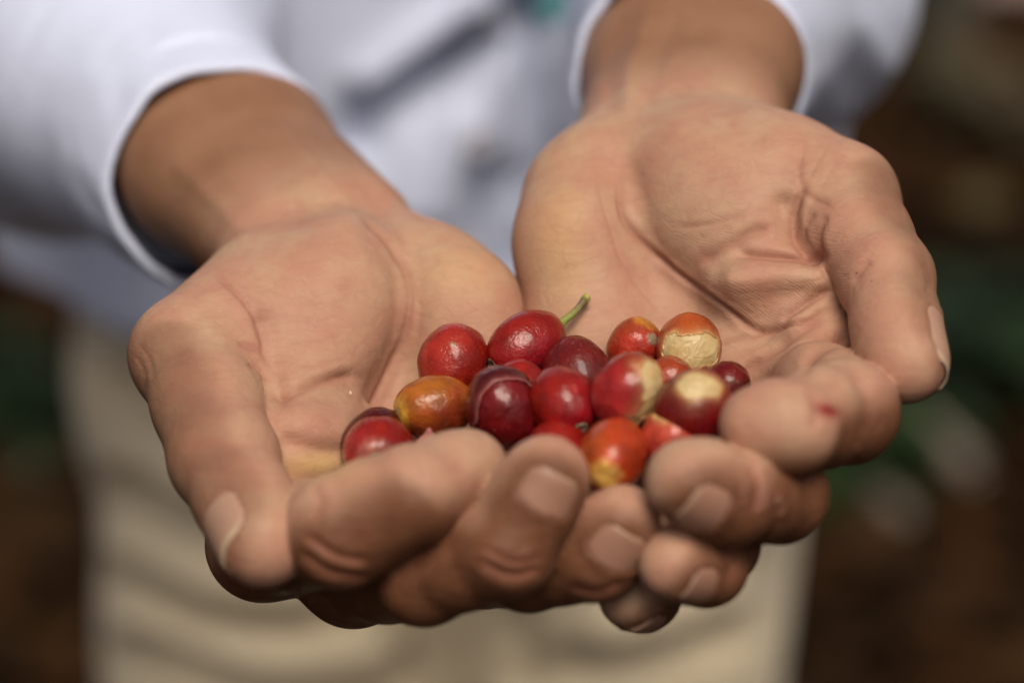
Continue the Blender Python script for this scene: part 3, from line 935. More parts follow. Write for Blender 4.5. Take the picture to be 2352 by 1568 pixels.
def sleeve(cu, el, sh, r, re, off):
    ax = (el - cu) / np.linalg.norm(el - cu); off = np.asarray(off, float)
    a = cu + ax * 3.6 + off * 0.6
    return dict(cu=cu + ax * 2.4, ax=ax, off=off, r=r, outer=[('c', (a - ax * 4, r + 0.02, a + ax * 2.0, r + 0.3), 0.3),
        ('c', (a + ax * 1.6, r + 0.2, el, re), 0.5), ('c', (el, re, sh, 8.0), 3.0)],
        hole=(cu - ax * 8 + off * 0.6, r - 0.75, cu + ax * 9 + off * 0.6, r - 0.8))
SLEEVE = [sleeve(CU_L, EL_L, SH_L, 3.22, 6.4, (-0.2, -0.28, 0)), sleeve(CU_R, EL_R, SH_R, 3.12, 5.4, (0.08, -0.1, 0))]
TORSO = [
    ('t', (W(-0.045, 0.60, 1.07), VERT, np.array([20.5, 15.5]), np.array([19.5, 11.0]), 22.5, 1.2), 1.0),
    ('c', (SH_L, 7.5, SH_R, 7.5), 6.0),
]
SHIRT_FOLDS = [
    ([(1190, 40), (1085, 105), (960, 190), (850, 275), (820, 330)], 1.6, 62, 0, None, 0),
    ([(1090, 10), (960, 110), (860, 190)], -1.2, 50, 0, None, 0),
    ([(1195, 0), (1205, 130), (1235, 260), (1255, 360), (1250, 480)], 1.3, 26, 0, None, 0),
    ([(1290, 60), (1280, 200), (1290, 300)], -0.8, 34, 0, None, 0),
    ([(1060, 300), (1010, 400), (990, 470)], -0.9, 55, 0, None, 0),
    ([(1150, 420), (1120, 520), (1150, 600)], 0.8, 50, 0, None, 0),
    # sleeves
    ([(120, 0), (60, 110), (0, 210)], 0.10, 9, 0.03, None, 0),
    ([(330, 60), (260, 180), (230, 300)], 0.12, 40, 0, None, 0),
    ([(560, 60), (480, 70), (400, 110)], -0.10, 40, 0, None, 0),
    ([(1900, 120), (1960, 200), (1990, 280)], 0.1, 30, 0, None, 0),
    ([(1980, 60), (2030, 150)], -0.2, 30, 0, None, 0),
]
sf = Shirt([], 4.0)
sv, sq_ = surface_nets(sf.f, (-36, -18, -92), (30, 58, -8), 0.36)
sv = project_n(sf.f, relax(sv, sq_, 0.5, 2), sq_, 1, 0.3)
sv = relax(sv, sq_, 0.5, 3)
# hang of the cloth: slow noise folds, stronger low on the trunk
def fold_noise(p, amp, fr, seed=0.0, stretch=(1, 1, 1)):
    w = to_world(p)
    out = np.empty(len(p))
    for i, q in enumerate(w):
        out[i] = mnoise.noise(Vector((q[0] * fr * stretch[0] + seed, q[1] * fr * stretch[1], q[2] * fr * stretch[2])))
    return out * amp
sn = vnormals(sv, sq_)
near_cuff = np.minimum(np.linalg.norm(sv - CU_L, axis=1), np.linalg.norm(sv - CU_R, axis=1))
sv = sv + sn * (fold_noise(sv, 1.0, 13, 3.1, (1, 1, 0.45)) * sstep(near_cuff, 5, 16))[:, None]
sv, _, _, _ = sculpt(sv, sq_, SHIRT_FOLDS)
# the hem: higher at the sides, lower in front
shirt = obj('shirt', make_mesh('shirt', to_world(sv), sq_), 'shirt'); put(shirt, person)

# rolled cuffs: a flat doubled band of cloth round each sleeve end, with a stitched line
def cuff_mesh(sl, cu, seed, length):
    ax = sl['ax']; R = frame(ax, (0.2, 1, 0.1)); r = sl['r']
    prof = [(0.9, -0.42)]                     # (distance along the sleeve, radius offset), inside to outside
    prof += [(x, -0.30) for x in np.linspace(2.2, 0.35, 8)]
    prof += [(0.12, -0.29), (0.03, -0.25), (0.0, -0.17), (0.02, -0.09), (0.08, -0.04), (0.18, -0.01)]
    prof += [(x, 0.0 + 0.02 * math.sin(x * 2)) for x in np.linspace(0.3, 0.52, 4)]
    prof += [(0.56, -0.035), (0.60, -0.045), (0.64, -0.035)]
    prof += [(x, 0.0) for x in np.linspace(0.7, length - 0.3, 26)]
    prof += [(length - 0.12, -0.01), (length - 0.02, -0.08), (length, -0.2), (length - 0.05, -0.34)]
    N = 150; V = []
    for x, dr in prof:
        for k in range(N):
            a = 2 * math.pi * k / N
            flare = 0.13 * x / length * 2
            w = 0.16 * mnoise.noise(Vector((math.cos(a) * 1.3, math.sin(a) * 1.3, x * 0.22 + seed))) + 0.07 * mnoise.noise(Vector((math.cos(a) * 3.2, math.sin(a) * 3.2, x * 0.5 + seed * 2)))
            lead = 0.22 * mnoise.noise(Vector((math.cos(a) * 0.9, math.sin(a) * 0.9, seed + 5)))
            rr = r + 0.06 + dr + flare + w
            p = cu + sl['off'] * (0.85 + 0.15 * x / length) + ax * (x + lead) + R @ np.array([rr * math.cos(a), rr * math.sin(a), 0])
            V.append(p)
    F = [[j * N + k, (j + 1) * N + k, (j + 1) * N + (k + 1) % N, j * N + (k + 1) % N][::-1] for j in range(len(prof) - 1) for k in range(N)]
    return make_mesh('cuff', to_world(np.array(V)), np.array(F))
for sl, cu, seed in ((SLEEVE[0], CU_L, 1.7), (SLEEVE[1], CU_R, 6.1)):
    put(obj('cuff', cuff_mesh(sl, cu, seed, 5.2), 'shirt'), shirt)

# placket, buttons and a stitched teal emblem on the shirt front
from mathutils.bvhtree import BVHTree
sbvh = BVHTree.FromPolygons([Vector(p) for p in to_world(sv)], [tuple(int(k) for k in q) for q in sq_])
CAMP = Vector(cam.location)
def on_shirt(u, v, lift=0.002):
    d = (Vector(to_world(C(u, v, -30))) - CAMP).normalized()
    loc, nor, _, _ = sbvh.ray_cast(CAMP + d * 0.85, d)
    if loc is None: return None, None
    if nor.dot(d) > 0: nor = -nor
    return loc + nor * lift, nor
rows = []
for j in range(36):
    t = j / 35
    uc = 1125 - 60 * t; vc = -40 + 640 * t
    row = [on_shirt(uc - 70 + 140 * i / 6, vc, 0.003)[0] for i in range(7)]
    if all(p is not None for p in row): rows.append(row)
V = [tuple(p) for r_ in rows for p in r_]
F = [[j * 7 + i, (j + 1) * 7 + i, (j + 1) * 7 + i + 1, j * 7 + i + 1] for j in range(len(rows) - 1) for i in range(6)]
pl = obj('placket', make_mesh('placket', V, np.array(F)), 'shirt'); put(pl, shirt)
pl.modifiers.new('thick', 'SOLIDIFY').thickness = 0.003
def disc(name, u, v, rad, mat, squash=1.0, thick=0.003):
    p, n_ = on_shirt(u, v, 0.005)
    if p is None: return
    q = n_.to_track_quat('Z', 'Y').to_matrix()
    V = []; F = []
    N = 28
    prof = [(0.0, 0.6), (0.35, 0.6), (0.72, 0.6), (0.82, 1.0), (0.95, 1.0), (1.0, 0.5), (1.0, 0.0)]
    for (rr, hh) in prof:
        for k in range(N):
            a = 2 * math.pi * k / N
            V.append(tuple(p + q @ Vector((rr * rad * math.cos(a), rr * rad * squash * math.sin(a), hh * thick))))
    for j in range(len(prof) - 1):
        for k in range(N):
            F.append([j * N + k, (j + 1) * N + k, (j + 1) * N + (k + 1) % N, j * N + (k + 1) % N])
    o = obj(name, make_mesh(name, V, np.array(F)), mat); put(o, shirt)
for (u, v) in ((1082, 318), (1118, 30), (1062, 560)):
    disc('button', u, v, 0.0058, 'button')
# teal emblem: a leaf-like stitched patch
rows = []
for j in range(9):
    t = j / 8; wd = 38 * math.sin(math.pi * (0.12 + 0.8 * t)) + 4
    row = [on_shirt(1278 - 10 * t - wd + 2 * wd * i / 6, -30 + 80 * t, 0.003)[0] for i in range(7)]
    if all(p is not None for p in row): rows.append(row)
if len(rows) > 2:
    V = [tuple(p) for r_ in rows for p in r_]
    F = [[j * 7 + i, (j + 1) * 7 + i, (j + 1) * 7 + i + 1, j * 7 + i + 1] for j in range(len(rows) - 1) for i in range(6)]
    em = obj('emblem', make_mesh('emblem', V, np.array(F)), 'teal'); put(em, shirt)
    em.modifiers.new('thick', 'SOLIDIFY').thickness = 0.002

# trousers ---------------------------------------------------------------
hipx = -0.035
pants = Field([
    ('t', (W(hipx, 0.60, 0.83), VERT, np.array([18.0, 11.0]), np.array([17.2, 10.8]), 9, 2.0), 1.0),
    wc((hipx - 0.085, 0.595, 0.78), 9.6, (hipx - 0.10, 0.60, 0.45), 8.3, 3.0),
    wc((hipx + 0.085, 0.595, 0.78), 9.6, (hipx + 0.10, 0.60, 0.45), 8.3, 4.0),
    wc((hipx - 0.10, 0.60, 0.45), 8.3, (hipx - 0.11, 0.62, 0.10), 7.5, 2.0),
    wc((hipx + 0.10, 0.60, 0.45), 8.3, (hipx + 0.11, 0.62, 0.10), 7.5, 2.0),
], 4.0)
plo = from_world(np.array([[-0.27, 0.42, 0.0], [0.2, 0.42, 0.0], [-0.27, 0.8, 0.0], [-0.27, 0.42, 0.95], [0.2, 0.8, 0.95]]))
pv, pq = surface_nets(pants.f, plo.min(0) - 6, plo.max(0) + 6, 0.6)
pv = project_n(pants.f, relax(pv, pq, 0.5, 2), pq, 1, 0.4)
pn_ = vnormals(pv, pq)
pv = pv + pn_ * (fold_noise(pv, 0.55, 16, 7.7, (0.6, 1, 1.2)))[:, None]
TROUSER_FOLDS = [
    ([(290, 900), (400, 950), (520, 960)], 1.6, 46, 0, None, 0),
    ([(290, 1040), (420, 1110), (600, 1150)], -1.1, 52, 0, None, 0),
    ([(290, 1120), (450, 1205), (640, 1240)], 2.2, 52, 0, None, 0),
    ([(300, 1240), (480, 1325), (700, 1350)], -1.3, 52, 0, None, 0),
    ([(310, 1330), (500, 1415), (760, 1430)], 2.3, 50, 0, None, 0),
    ([(320, 1420), (560, 1505), (850, 1500)], -1.3, 50, 0, None, 0),
    ([(330, 1490), (600, 1585), (900, 1570)], 2.2, 48, 0, None, 0),
    ([(1180, 1440), (1185, 1500), (1195, 1590)], 1.2, 44, 0, None, 0),
    ([(1300, 1560), (1480, 1530), (1650, 1460)], 1.4, 50, 0, None, 0),
    ([(1400, 1440), (1540, 1410), (1660, 1360)], -1.0, 50, 0, None, 0),
]
pv, _, _, _ = sculpt(pv, pq, TROUSER_FOLDS)
trousers = obj('trousers', make_mesh('trousers', to_world(pv), pq), 'trousers'); put(trousers, person)
for s in (-1, 1):
    sh = Field([wc((hipx + s * 0.11, 0.66, 0.055), 4.6, (hipx + s * 0.12, 0.50, 0.04), 4.2, 1.0),
                wc((hipx + s * 0.11, 0.65, 0.06), 4.8, (hipx + s * 0.11, 0.64, 0.13), 4.8, 2.0)], 4.0)
    c0 = W(hipx + s * 0.115, 0.58, 0.07)
    v_, q_ = surface_nets(sh.f, c0 - 19, c0 + 19, 0.8)
    v_ = to_world(project_n(sh.f, relax(v_, q_, 0.5, 1), q_, 1, 0.4)); v_[:, 2] = np.maximum(v_[:, 2], 0.004)
    o = obj('shoe', make_mesh('shoe', v_, q_), 'shoe'); put(o, person)
# -------------------------------------------------------- coffee cherries
RED = (0.235, 0.010, 0.005); DRED = (0.125, 0.0055, 0.004); MAR = (0.07, 0.0045, 0.004)
ORG = (0.37, 0.065, 0.009); YEL = (0.55, 0.29, 0.035); BRO = (0.30, 0.045, 0.012); GOLD = (0.50, 0.20, 0.025)

def unit(v): v = np.asarray(v, float); return v / np.linalg.norm(v)

def grid_sphere(nu, nv):
    th = np.linspace(0, math.pi, nv); ph = np.linspace(0, 2 * math.pi, nu, endpoint=False)
    T, P = np.meshgrid(th[1:-1], ph, indexing='ij')
    D = np.stack([np.sin(T) * np.cos(P), np.sin(T) * np.sin(P), np.cos(T)], -1).reshape(-1, 3)
    D = np.vstack([D, [0, 0, 1], [0, 0, -1]])
    F = []
    for j in range(nv - 3):
        for i in range(nu):
            F.append([j * nu + i, (j + 1) * nu + i, (j + 1) * nu + (i + 1) % nu, j * nu + (i + 1) % nu])
    top, bot = (nv - 2) * nu, (nv - 2) * nu + 1
    cap = []
    for i in range(nu):
        cap.append([top, i, (i + 1) % nu, top])
        cap.append([bot, (nv - 3) * nu + (i + 1) % nu, (nv - 3) * nu + i, bot])
    return D, np.array(F), np.array(cap)[:, :3]

def nz(p, fr, seed): return np.array([mnoise.noise(Vector((float(q[0] * fr + seed), float(q[1] * fr + seed * 1.7), float(q[2] * fr - seed)))) for q in p])

def tri_quads(F, cap):
    return [tuple(int(k) for k in f) for f in F] + [tuple(int(k) for k in f) for f in cap]

placed = []     # (centre, radius)
def settle(u, v, r, z0, slack=0.93):
    """the nearest free depth to z0 where the fruit touches, but does not cut, skin and fruit"""
    zs = z0 + np.array(sorted(np.arange(-1.8, 1.5, 0.03), key=abs))
    P = np.array([C(u, v, z) for z in zs])
    ok = np.minimum(LH.f(P), RH.f(P)) > r * slack
    for c, q in placed: ok &= np.linalg.norm(P - c, axis=1) > (r + q) * 0.90
    if not ok.any(): return C(u, v, z0)
    return P[int(np.argmax(ok))]

DS = grid_sphere(72, 44); DS2 = grid_sphere(168, 104)

def cherry(u, v, z0, a, b, axis, colr, col2=None, tipc=None, mixdir=None, label='', peel=None, navel=0, dull=0.0,
           seed=1.0, tipw=0.80, inner=None, wob=1.0, hold=False, stem=None, dent=None, scab=None, dots=0):
    """a: half length along the axis, b: half width (cm); axis in the tilted frame, navel end first"""
    D, F, cap = DS if peel is None else DS2; a *= 1.19; b *= 1.13
    ax = unit(axis); R = frame(ax, (0.3, 0.2, 1.0) if abs(ax[2]) < 0.9 else (1, 0, 0))
    c = C(u, v, z0) if hold else settle(u, v, (a + 2 * b) / 3, z0)
    placed.append((c, (a + 2 * b) / 3))
    base = to_world(c)
    w = D @ R.T                                   # outward direction in the tilted frame
    rad = 1.0 / np.sqrt((D[:, 0] / b) ** 2 + (D[:, 1] / (b * 0.97)) ** 2 + (D[:, 2] / a) ** 2)
    rad = rad * (1 + 0.042 * nz(D, 1.5, seed) + 0.012 * nz(D, 4.0, seed + 3))
    # slight groove between the two seeds, dimples at both ends
    rad -= 0.012 * np.exp(-(D[:, 0] / 0.12) ** 2) * (D[:, 1] > 0)
    rad -= 0.055 * np.exp(-((1 - D[:, 2]) / 0.02)) + 0.03 * np.exp(-((1 + D[:, 2]) / 0.015))
    tint = np.tile(np.array(colr), (len(D), 1))
    n1 = nz(D, 2.2, seed + 9); n2 = nz(D, 6.0, seed + 5)
    if col2 is not None:
        md = unit(mixdir)
        k = sstep((w @ md) + 0.35 * n1, -0.25, 0.75)[:, None]
        tint = tint * (1 - k) + np.array(col2) * k
    if tipc is not None:
        k = (sstep(D[:, 2] + 0.06 * n2, tipw, tipw + (1 - tipw) * 0.85))[:, None]
        tint = tint * (1 - k) + np.array(tipc) * k
    tint = tint * (1 + 0.18 * n1 + 0.10 * n2)[:, None]
    if dent is not None:
        dd = unit(dent[0]); co = w @ dd
        edge = math.cos(dent[1]); q = co - edge + 0.05 * n1
        rad -= 0.16 * sstep(q, 0.0, 0.10) * (1 - 0.5 * sstep(q, 0.15, 0.5))
        rad += 0.045 * np.exp(-((q + 0.02) / 0.03) ** 2)
        k = (0.75 * np.exp(-((q + 0.015) / 0.022) ** 2))[:, None]
        tint = tint * (1 - k) + np.array((0.50, 0.16, 0.14)) * k
    if scab is not None:
        q = np.arccos(np.clip(w @ unit(scab[0]), -1, 1)) + 0.10 * n2
        k = sstep(-q, -scab[1] - 0.05, -scab[1] + 0.05)[:, None]
        rad += 0.012 * k[:, 0]
        tint = tint * (1 - k) + np.array((0.27, 0.20, 0.12)) * k
    keep = np.ones(len(F), bool); kcap = np.ones(len(cap), bool)
    if peel is not None:
        q = np.full(len(D), 9.0)
        for (pd, ang) in peel:
            q = np.minimum(q, np.arccos(np.clip(w @ unit(pd), -1, 1)) + wob * (0.16 * n1 + 0.06 * n2) - ang)
        keep = ~(q[F] < 0).all(1); kcap = ~(q[cap] < 0).all(1)
        k = np.exp(-(np.clip(q, 0, None) / (0.12 if inner is None else 0.05)))[:, None] * 0.85
        tint = tint * (1 - k) + np.array((0.56, 0.33, 0.13) if inner is None else (0.34, 0.10, 0.09)) * k
    V = (w * rad[:, None]) * 0.01 @ R3.T
    mesh = bpy.data.meshes.new('coffee_cherry')
    mesh.from_pydata([tuple(x) for x in V], [], tri_quads(F[keep], cap[kcap])); mesh.update()
    mesh.polygons.foreach_set('use_smooth', np.ones(len(mesh.polygons), bool))
    at = mesh.color_attributes.new('tint', 'FLOAT_COLOR', 'POINT')
    at.data.foreach_set('color', np.hstack([np.clip(tint, 0, 1), np.ones((len(D), 1))]).astype(np.float32).ravel())
    attr(mesh, 'dull', np.full(len(D), dull))
    root = empty('coffee_cherry', base, label, 'cherry', 'coffee cherries held in the hands')
    o = obj('skin', mesh, 'cherry', root)
    if peel is not None:
        s = o.modifiers.new('thick', 'SOLIDIFY'); s.thickness = 0.0004; s.offset = -1
        Vb = w * (rad * (0.965 if inner is None else 0.93) + 0.012 * nz(D, 7, seed + 1) * 0.5)[:, None] * 0.01 @ R3.T
        mb = bpy.data.meshes.new('seed'); mb.from_pydata([tuple(x) for x in Vb], [], tri_quads(F, cap)); mb.update()
        mb.polygons.foreach_set('use_smooth', np.ones(len(mb.polygons), bool))
        if inner is None: obj('seed', mb, 'bean', root)
        else:
            at = mb.color_attributes.new('tint', 'FLOAT_COLOR', 'POINT'); ti = np.array(inner) * (1 + 0.25 * n1)[:, None]
            at.data.foreach_set('color', np.hstack([np.clip(ti, 0, 1), np.ones((len(D), 1))]).astype(np.float32).ravel())
            attr(mb, 'dull', np.zeros(len(D))); obj('flesh', mb, 'cherry', root)
    if navel:
        # calyx scar: a ring with a sunk centre on the fruit end
        N = 22; prof = [(0.0, -0.035), (0.05, -0.03), (0.085, 0.004), (0.12, 0.018), (0.16, 0.010), (0.20, -0.03)]
        Vn = []; Fn = []
        for rr, hh in prof:
            for k in range(N):
                an = 2 * math.pi * k / N; jr = rr * navel * (1 + 0.12 * mnoise.noise(Vector((math.cos(an) * 2, math.sin(an) * 2, seed))))
                Vn.append(tuple((R @ np.array([jr * math.cos(an), jr * math.sin(an), a - 0.040 + hh * navel])) * 0.01 @ R3.T))
        for j in range(len(prof) - 1):
            for k in range(N):
                Fn.append([j * N + k, j * N + (k + 1) % N, (j + 1) * N + (k + 1) % N, (j + 1) * N + k][::-1])
        obj('calyx_scar', make_mesh('calyx_scar', Vn, np.array(Fn)), 'scar', root)
    if stem is not None:
        # stalk from the far end of the fruit, green, scuffed brown, pale at its end
        end = C(*stem) - c
        st = R @ np.array([0, 0, -a * 0.95])
        pts = [st, st * 0.55 + end * 0.45 + np.array([0.03, -0.04, 0]), end * 0.8 + st * 0.2 + np.array([0.01, -0.02, 0]), end]
        Vn = []; Fn = []; tc = []; N = 14; K = 26
        for j in range(K):
            t = j / (K - 1); s_ = t * 3; i = min(int(s_), 2); f_ = s_ - i
            p = pts[i] * (1 - f_) + pts[i + 1] * f_
            d = unit(end - st); Rr = frame(d, (0, 0, 1))
            rr = 0.108 - 0.025 * math.sin(t * math.pi) + 0.025 * math.exp(-((t - 0.80) / 0.06) ** 2) + 0.02 * math.exp(-((t - 0.0) / 0.08) ** 2)
            if t > 0.96: rr *= 0.8
            for k in range(N):
                an = 2 * math.pi * k / N
                q = rr * (1 + 0.18 * mnoise.noise(Vector((math.cos(an), math.sin(an), t * 9))))
                Vn.append(tuple((p + Rr @ np.array([q * math.cos(an), q * math.sin(an), 0])) * 0.01 @ R3.T))
                br = 0.5 + 0.9 * mnoise.noise(Vector((math.cos(an) * 1.2, math.sin(an) * 1.2, t * 7 + 2)))
                g = np.array((0.25, 0.27, 0.055)); w_ = np.array((0.17, 0.10, 0.055)); y = np.array((0.46, 0.40, 0.09))
                kk = np.clip(br + 0.3, 0, 1) * float(np.exp(-((t - 0.6) / 0.2) ** 2)) * 1.3
                cc = g * (1 - min(kk, 1)) + w_ * min(kk, 1)
                ky = float(sstep(np.array([t]), 0.80, 0.9)[0]); cc = cc * (1 - ky) + y * ky
                tc.append((*np.clip(cc, 0, 1), 1))
        for j in range(K - 1):
            for k in range(N): Fn.append([j * N + k, j * N + (k + 1) % N, (j + 1) * N + (k + 1) % N, (j + 1) * N + k])
        ms = make_mesh('stem', Vn, np.array(Fn))
        n0 = len(Vn)
        at = ms.color_attributes.new('tint', 'FLOAT_COLOR', 'POINT'); at.data.foreach_set('color', np.array(tc, np.float32).ravel())
        os_ = obj('stem', ms, 'stem', root)
    return root

CAMD = np.array([0, 0, 1.0])
# back and bottom ones first, those in front last
cherry(1208, 791, -0.5, 0.86, 0.68, (-0.80, -0.48, 0.42), RED, (0.34, 0.012, 0.02), mixdir=(0.3, -0.8, 0.2), navel=1.0, seed=5.2,
       stem=(1351, 680, -1.3), label='shiny red cherry with a long green stem')
cherry(1188, 902, 0.7, 0.72, 0.62, (0.3, 0.6, 0.6), RED, DRED, mixdir=(0, -1, 0), seed=2.1, label='red cherry mostly hidden behind the split maroon cherry')
cherry(1325, 856, 0.2, 0.78, 0.70, (0.35, -0.55, 0.75), (0.15, 0.012, 0.011), DRED, mixdir=(0, 1, 0), navel=1.0, dull=1.0, seed=3.3,
       label='dull dark maroon cherry below the stemmed one, scar facing front')
cherry(1040, 832, -0.4, 0.80, 0.74, (0.25, 0.9, -0.25), RED, (0.32, 0.022, 0.012), mixdir=(-0.6, 0.2, 0.6), seed=4.4, navel=0.6,
       label='plump bright red cherry at the upper left of the pile', scab=((0.05, 0.45, 0.8), 0.09))
cherry(1457, 800, -0.5, 0.64, 0.58, (0.35, 0.85, 0.2), BRO, (0.40, 0.03, 0.012), tipc=GOLD, mixdir=(0, -0.5, 0.6), seed=6.5,
       scab=((0.55, 0.28, 0.75), 0.22), label='small rust brown cherry with a grey scab and golden top')
cherry(1582, 800, -0.1, 0.70, 0.68, (0.25, 0.75, -0.4), (0.36, 0.035, 0.012), ORG, mixdir=(0.2, 0.8, 0.3), seed=7.1,
       peel=[((0.02, -0.12, 0.98), 0.60), ((0.55, -0.05, 0.80), 0.46), ((-0.50, -0.08, 0.84), 0.48)], label='orange red cherry peeled across the front to its wrinkled pale seed')
cherry(1532, 888, 0.5, 0.62, 0.56, (0.3, 0.7, 0.3), (0.34, 0.02, 0.012), BRO, mixdir=(0, 1, 0), seed=8.8, label='small red cherry wedged behind the half peeled red one')
cherry(1664, 893, 0.8, 0.56, 0.52, (0.4, 0.6, 0.3), MAR, DRED, mixdir=(0, 1, 0.3), seed=9.4, dull=0.2, label='small round dark maroon cherry at the right end by the fingertip')
cherry(1490, 985, 1.0, 0.66, 0.58, (0.2, 0.8, 0.2), MAR, DRED, mixdir=(0, 1, 0), seed=10.6, label='dark red cherry sunk in the gap under the half peeled ones')
cherry(1358, 990, 1.0, 0.64, 0.56, (0.1, 0.9, 0.4), DRED, GOLD, mixdir=(0.2, 0.7, 0.3), seed=11.2, label='dark red cherry with yellow blush behind the orange one')
cherry(864, 1026, 0.9, 0.78, 0.72, (0.2, 0.8, -0.3), DRED, MAR, mixdir=(0, 0.8, 0.3), seed=12.7, hold=True, label='dark red cherry at the far left, behind another red one')
cherry(1293, 926, 1.0, 0.76, 0.68, (0.42, -0.62, 0.62), RED, (0.33, 0.01, 0.015), mixdir=(0.5, -0.6, 0.2), navel=1.0, seed=13.1, label='red cherry in the middle with a dark scar at its lower right')
cherry(1440, 897, 1.4, 0.76, 0.68, (0.5, 0.75, 0.2), RED, (0.34, 0.02, 0.02), mixdir=(-0.5, -0.5, 0.5), seed=14.9,
       peel=[((0.62, 0.55, 0.58), 0.36), ((0.74, 0.20, 0.66), 0.40), ((0.72, -0.18, 0.68), 0.40), ((0.52, -0.55, 0.66), 0.34), ((0.22, -0.80, 0.56), 0.22)], label='red cherry peeled in a pale crescent down its right side')
cherry(1590, 940, 1.9, 0.80, 0.74, (0.6, 0.6, 0.1), (0.24, 0.008, 0.010), DRED, mixdir=(-0.8, 0.2, 0.4), seed=15.3,
       peel=[((0.02, 0.62, 0.75), 0.42), ((0.30, 0.60, 0.72), 0.30)], label='dark red cherry with a square pale peeled patch on top')
cherry(998, 935, 0.6, 0.80, 0.66, (-0.90, -0.12, 0.40), (0.34, 0.10, 0.012), BRO, tipc=YEL, tipw=0.86, mixdir=(0.6, -0.7, 0.2), seed=16.2, navel=0.5, label='yellow orange unripe cherry with a bright yellow end')
cherry(1158, 940, 1.8, 0.86, 0.76, (-0.3, 0.88, 0.2), (0.13, 0.006, 0.007), MAR, mixdir=(0.3, 0.4, 0.7), seed=17.5,
       peel=[((0.38, -0.36, 0.85), 1.22), ((0.15, -0.85, 0.45), 1.1)], inner=(0.14, 0.006, 0.007), wob=0.35, label='large dark maroon cherry with its skin split and folded in')
cherry(1275, 1050, 2.4, 0.74, 0.68, (0.2, 0.8, 0.2), (0.45, 0.015, 0.02), RED, mixdir=(0, 1, 0), seed=18.8, hold=True, label='bright red cherry just showing above the blurred middle fingertip')
cherry(870, 1034, 2.2, 0.74, 0.70, (-0.02, -0.15, 0.97), (0.38, 0.03, 0.03), RED, tipc=(0.36, 0.12, 0.08), mixdir=(0.3, 0.6, 0.2), navel=0.85, dull=0.35, seed=19.1, hold=True, label='pale red cherry at far left with its round scar facing front')
cherry(1545, 1018, 3.1, 0.70, 0.66, (-0.1, 0.85, 0.4), (0.42, 0.03, 0.02), (0.45, 0.06, 0.03), tipc=(0.60, 0.42, 0.14), mixdir=(-0.2, 0.8, 0.3), seed=20.3, hold=True, label='light red cherry with a pale yellow top above the right fingertips')
cherry(1408, 1045, 3.0, 0.82, 0.66, (-0.22, -0.45, 0.85), ORG, (0.42, 0.045, 0.010), tipc=(0.60, 0.36, 0.08), tipw=0.90, mixdir=(0.6, 0.3, 0.3), seed=21.7, label='orange cherry in front with a yellow spot between the fingertips')

def settle_flake(u, v, z0):
    z = z0
    while z > -6 and min(LH.f(C(u, v, z)[None])[0], RH.f(C(u, v, z)[None])[0]) > 0.03: z -= 0.02
    return C(u, v, z)

# a torn pink scrap of skin and pale crumbs on the palm
def flake(u, v, z0, size, colr, name, label, cat, seed, point=1.0, group=None, hold=False):
    n = 9
    c = C(u, v, z0) if hold else settle_flake(u, v, z0)
    V = []; F = []
    for layer in (0, 1):
        for j in range(n):
            for i in range(n):
                x = -1 + 2 * i / (n - 1); y = -1 + 2 * j / (n - 1)
                wd = 1 - point * 0.85 * max(0, y) ** 0.9
                px = x * wd * size * (0.8 + 0.3 * mnoise.noise(Vector((y * 2, seed, 0)))); py = y * size
                pz = 0.35 * size * (x * x) * -1 + 0.25 * size * mnoise.noise(Vector((x * 1.5 + seed, y * 1.5, 1))) - layer * 0.18 * size
                V.append(tuple(np.array([px, py, pz]) * 0.01 @ R3.T))
    for j in range(n - 1):
        for i in range(n - 1):
            q = [j * n + i, j * n + i + 1, (j + 1) * n + i + 1, (j + 1) * n + i]
            F.append(q); F.append([k + n * n for k in q[::-1]])
    rim = [i for i in range(n)] + [j * n + n - 1 for j in range(1, n)] + [(n - 1) * n + i for i in range(n - 2, -1, -1)] + [j * n for j in range(n - 2, 0, -1)]
    for k in range(len(rim)):
        p, q = rim[k], rim[(k + 1) % len(rim)]; F.append([q, p, p + n * n, q + n * n])
    m = make_mesh(name, V, np.array(F))
    at = m.color_attributes.new('tint', 'FLOAT_COLOR', 'POINT'); at.data.foreach_set('color', np.tile(np.array((*colr, 1), np.float32), len(V)))
    o = obj(name, m, 'stem'); o.location = to_world(c); tag(o, label, cat, group)
    return o
flake(985, 1014, 2.3, 0.30, (0.50, 0.20, 0.16), 'skin_scrap', 'pink pointed scrap of fruit skin behind the left index fingertip', 'scrap', 1.3, hold=True)
flake(1120, 853, 1.75, 0.07, (0.62, 0.42, 0.28), 'crumb', 'pale crumb on the tip of the split maroon cherry', 'crumb', 2.2, 0.3, hold=True)
flake(805, 901, 2.0, 0.035, (0.72, 0.58, 0.44), 'crumb', 'larger of two pale crumbs on the left palm', 'crumb', 3.2, 0.3)
flake(724, 942, 2.0, 0.026, (0.72, 0.58, 0.44), 'crumb', 'pale crumb on the left palm nearest the thumb', 'crumb', 4.2, 0.3)
flake(1617, 421, 0.0, 0.03, (0.06, 0.03, 0.02), 'crumb', 'dark speck on the ball of the right thumb', 'crumb', 5.2, 0.3)
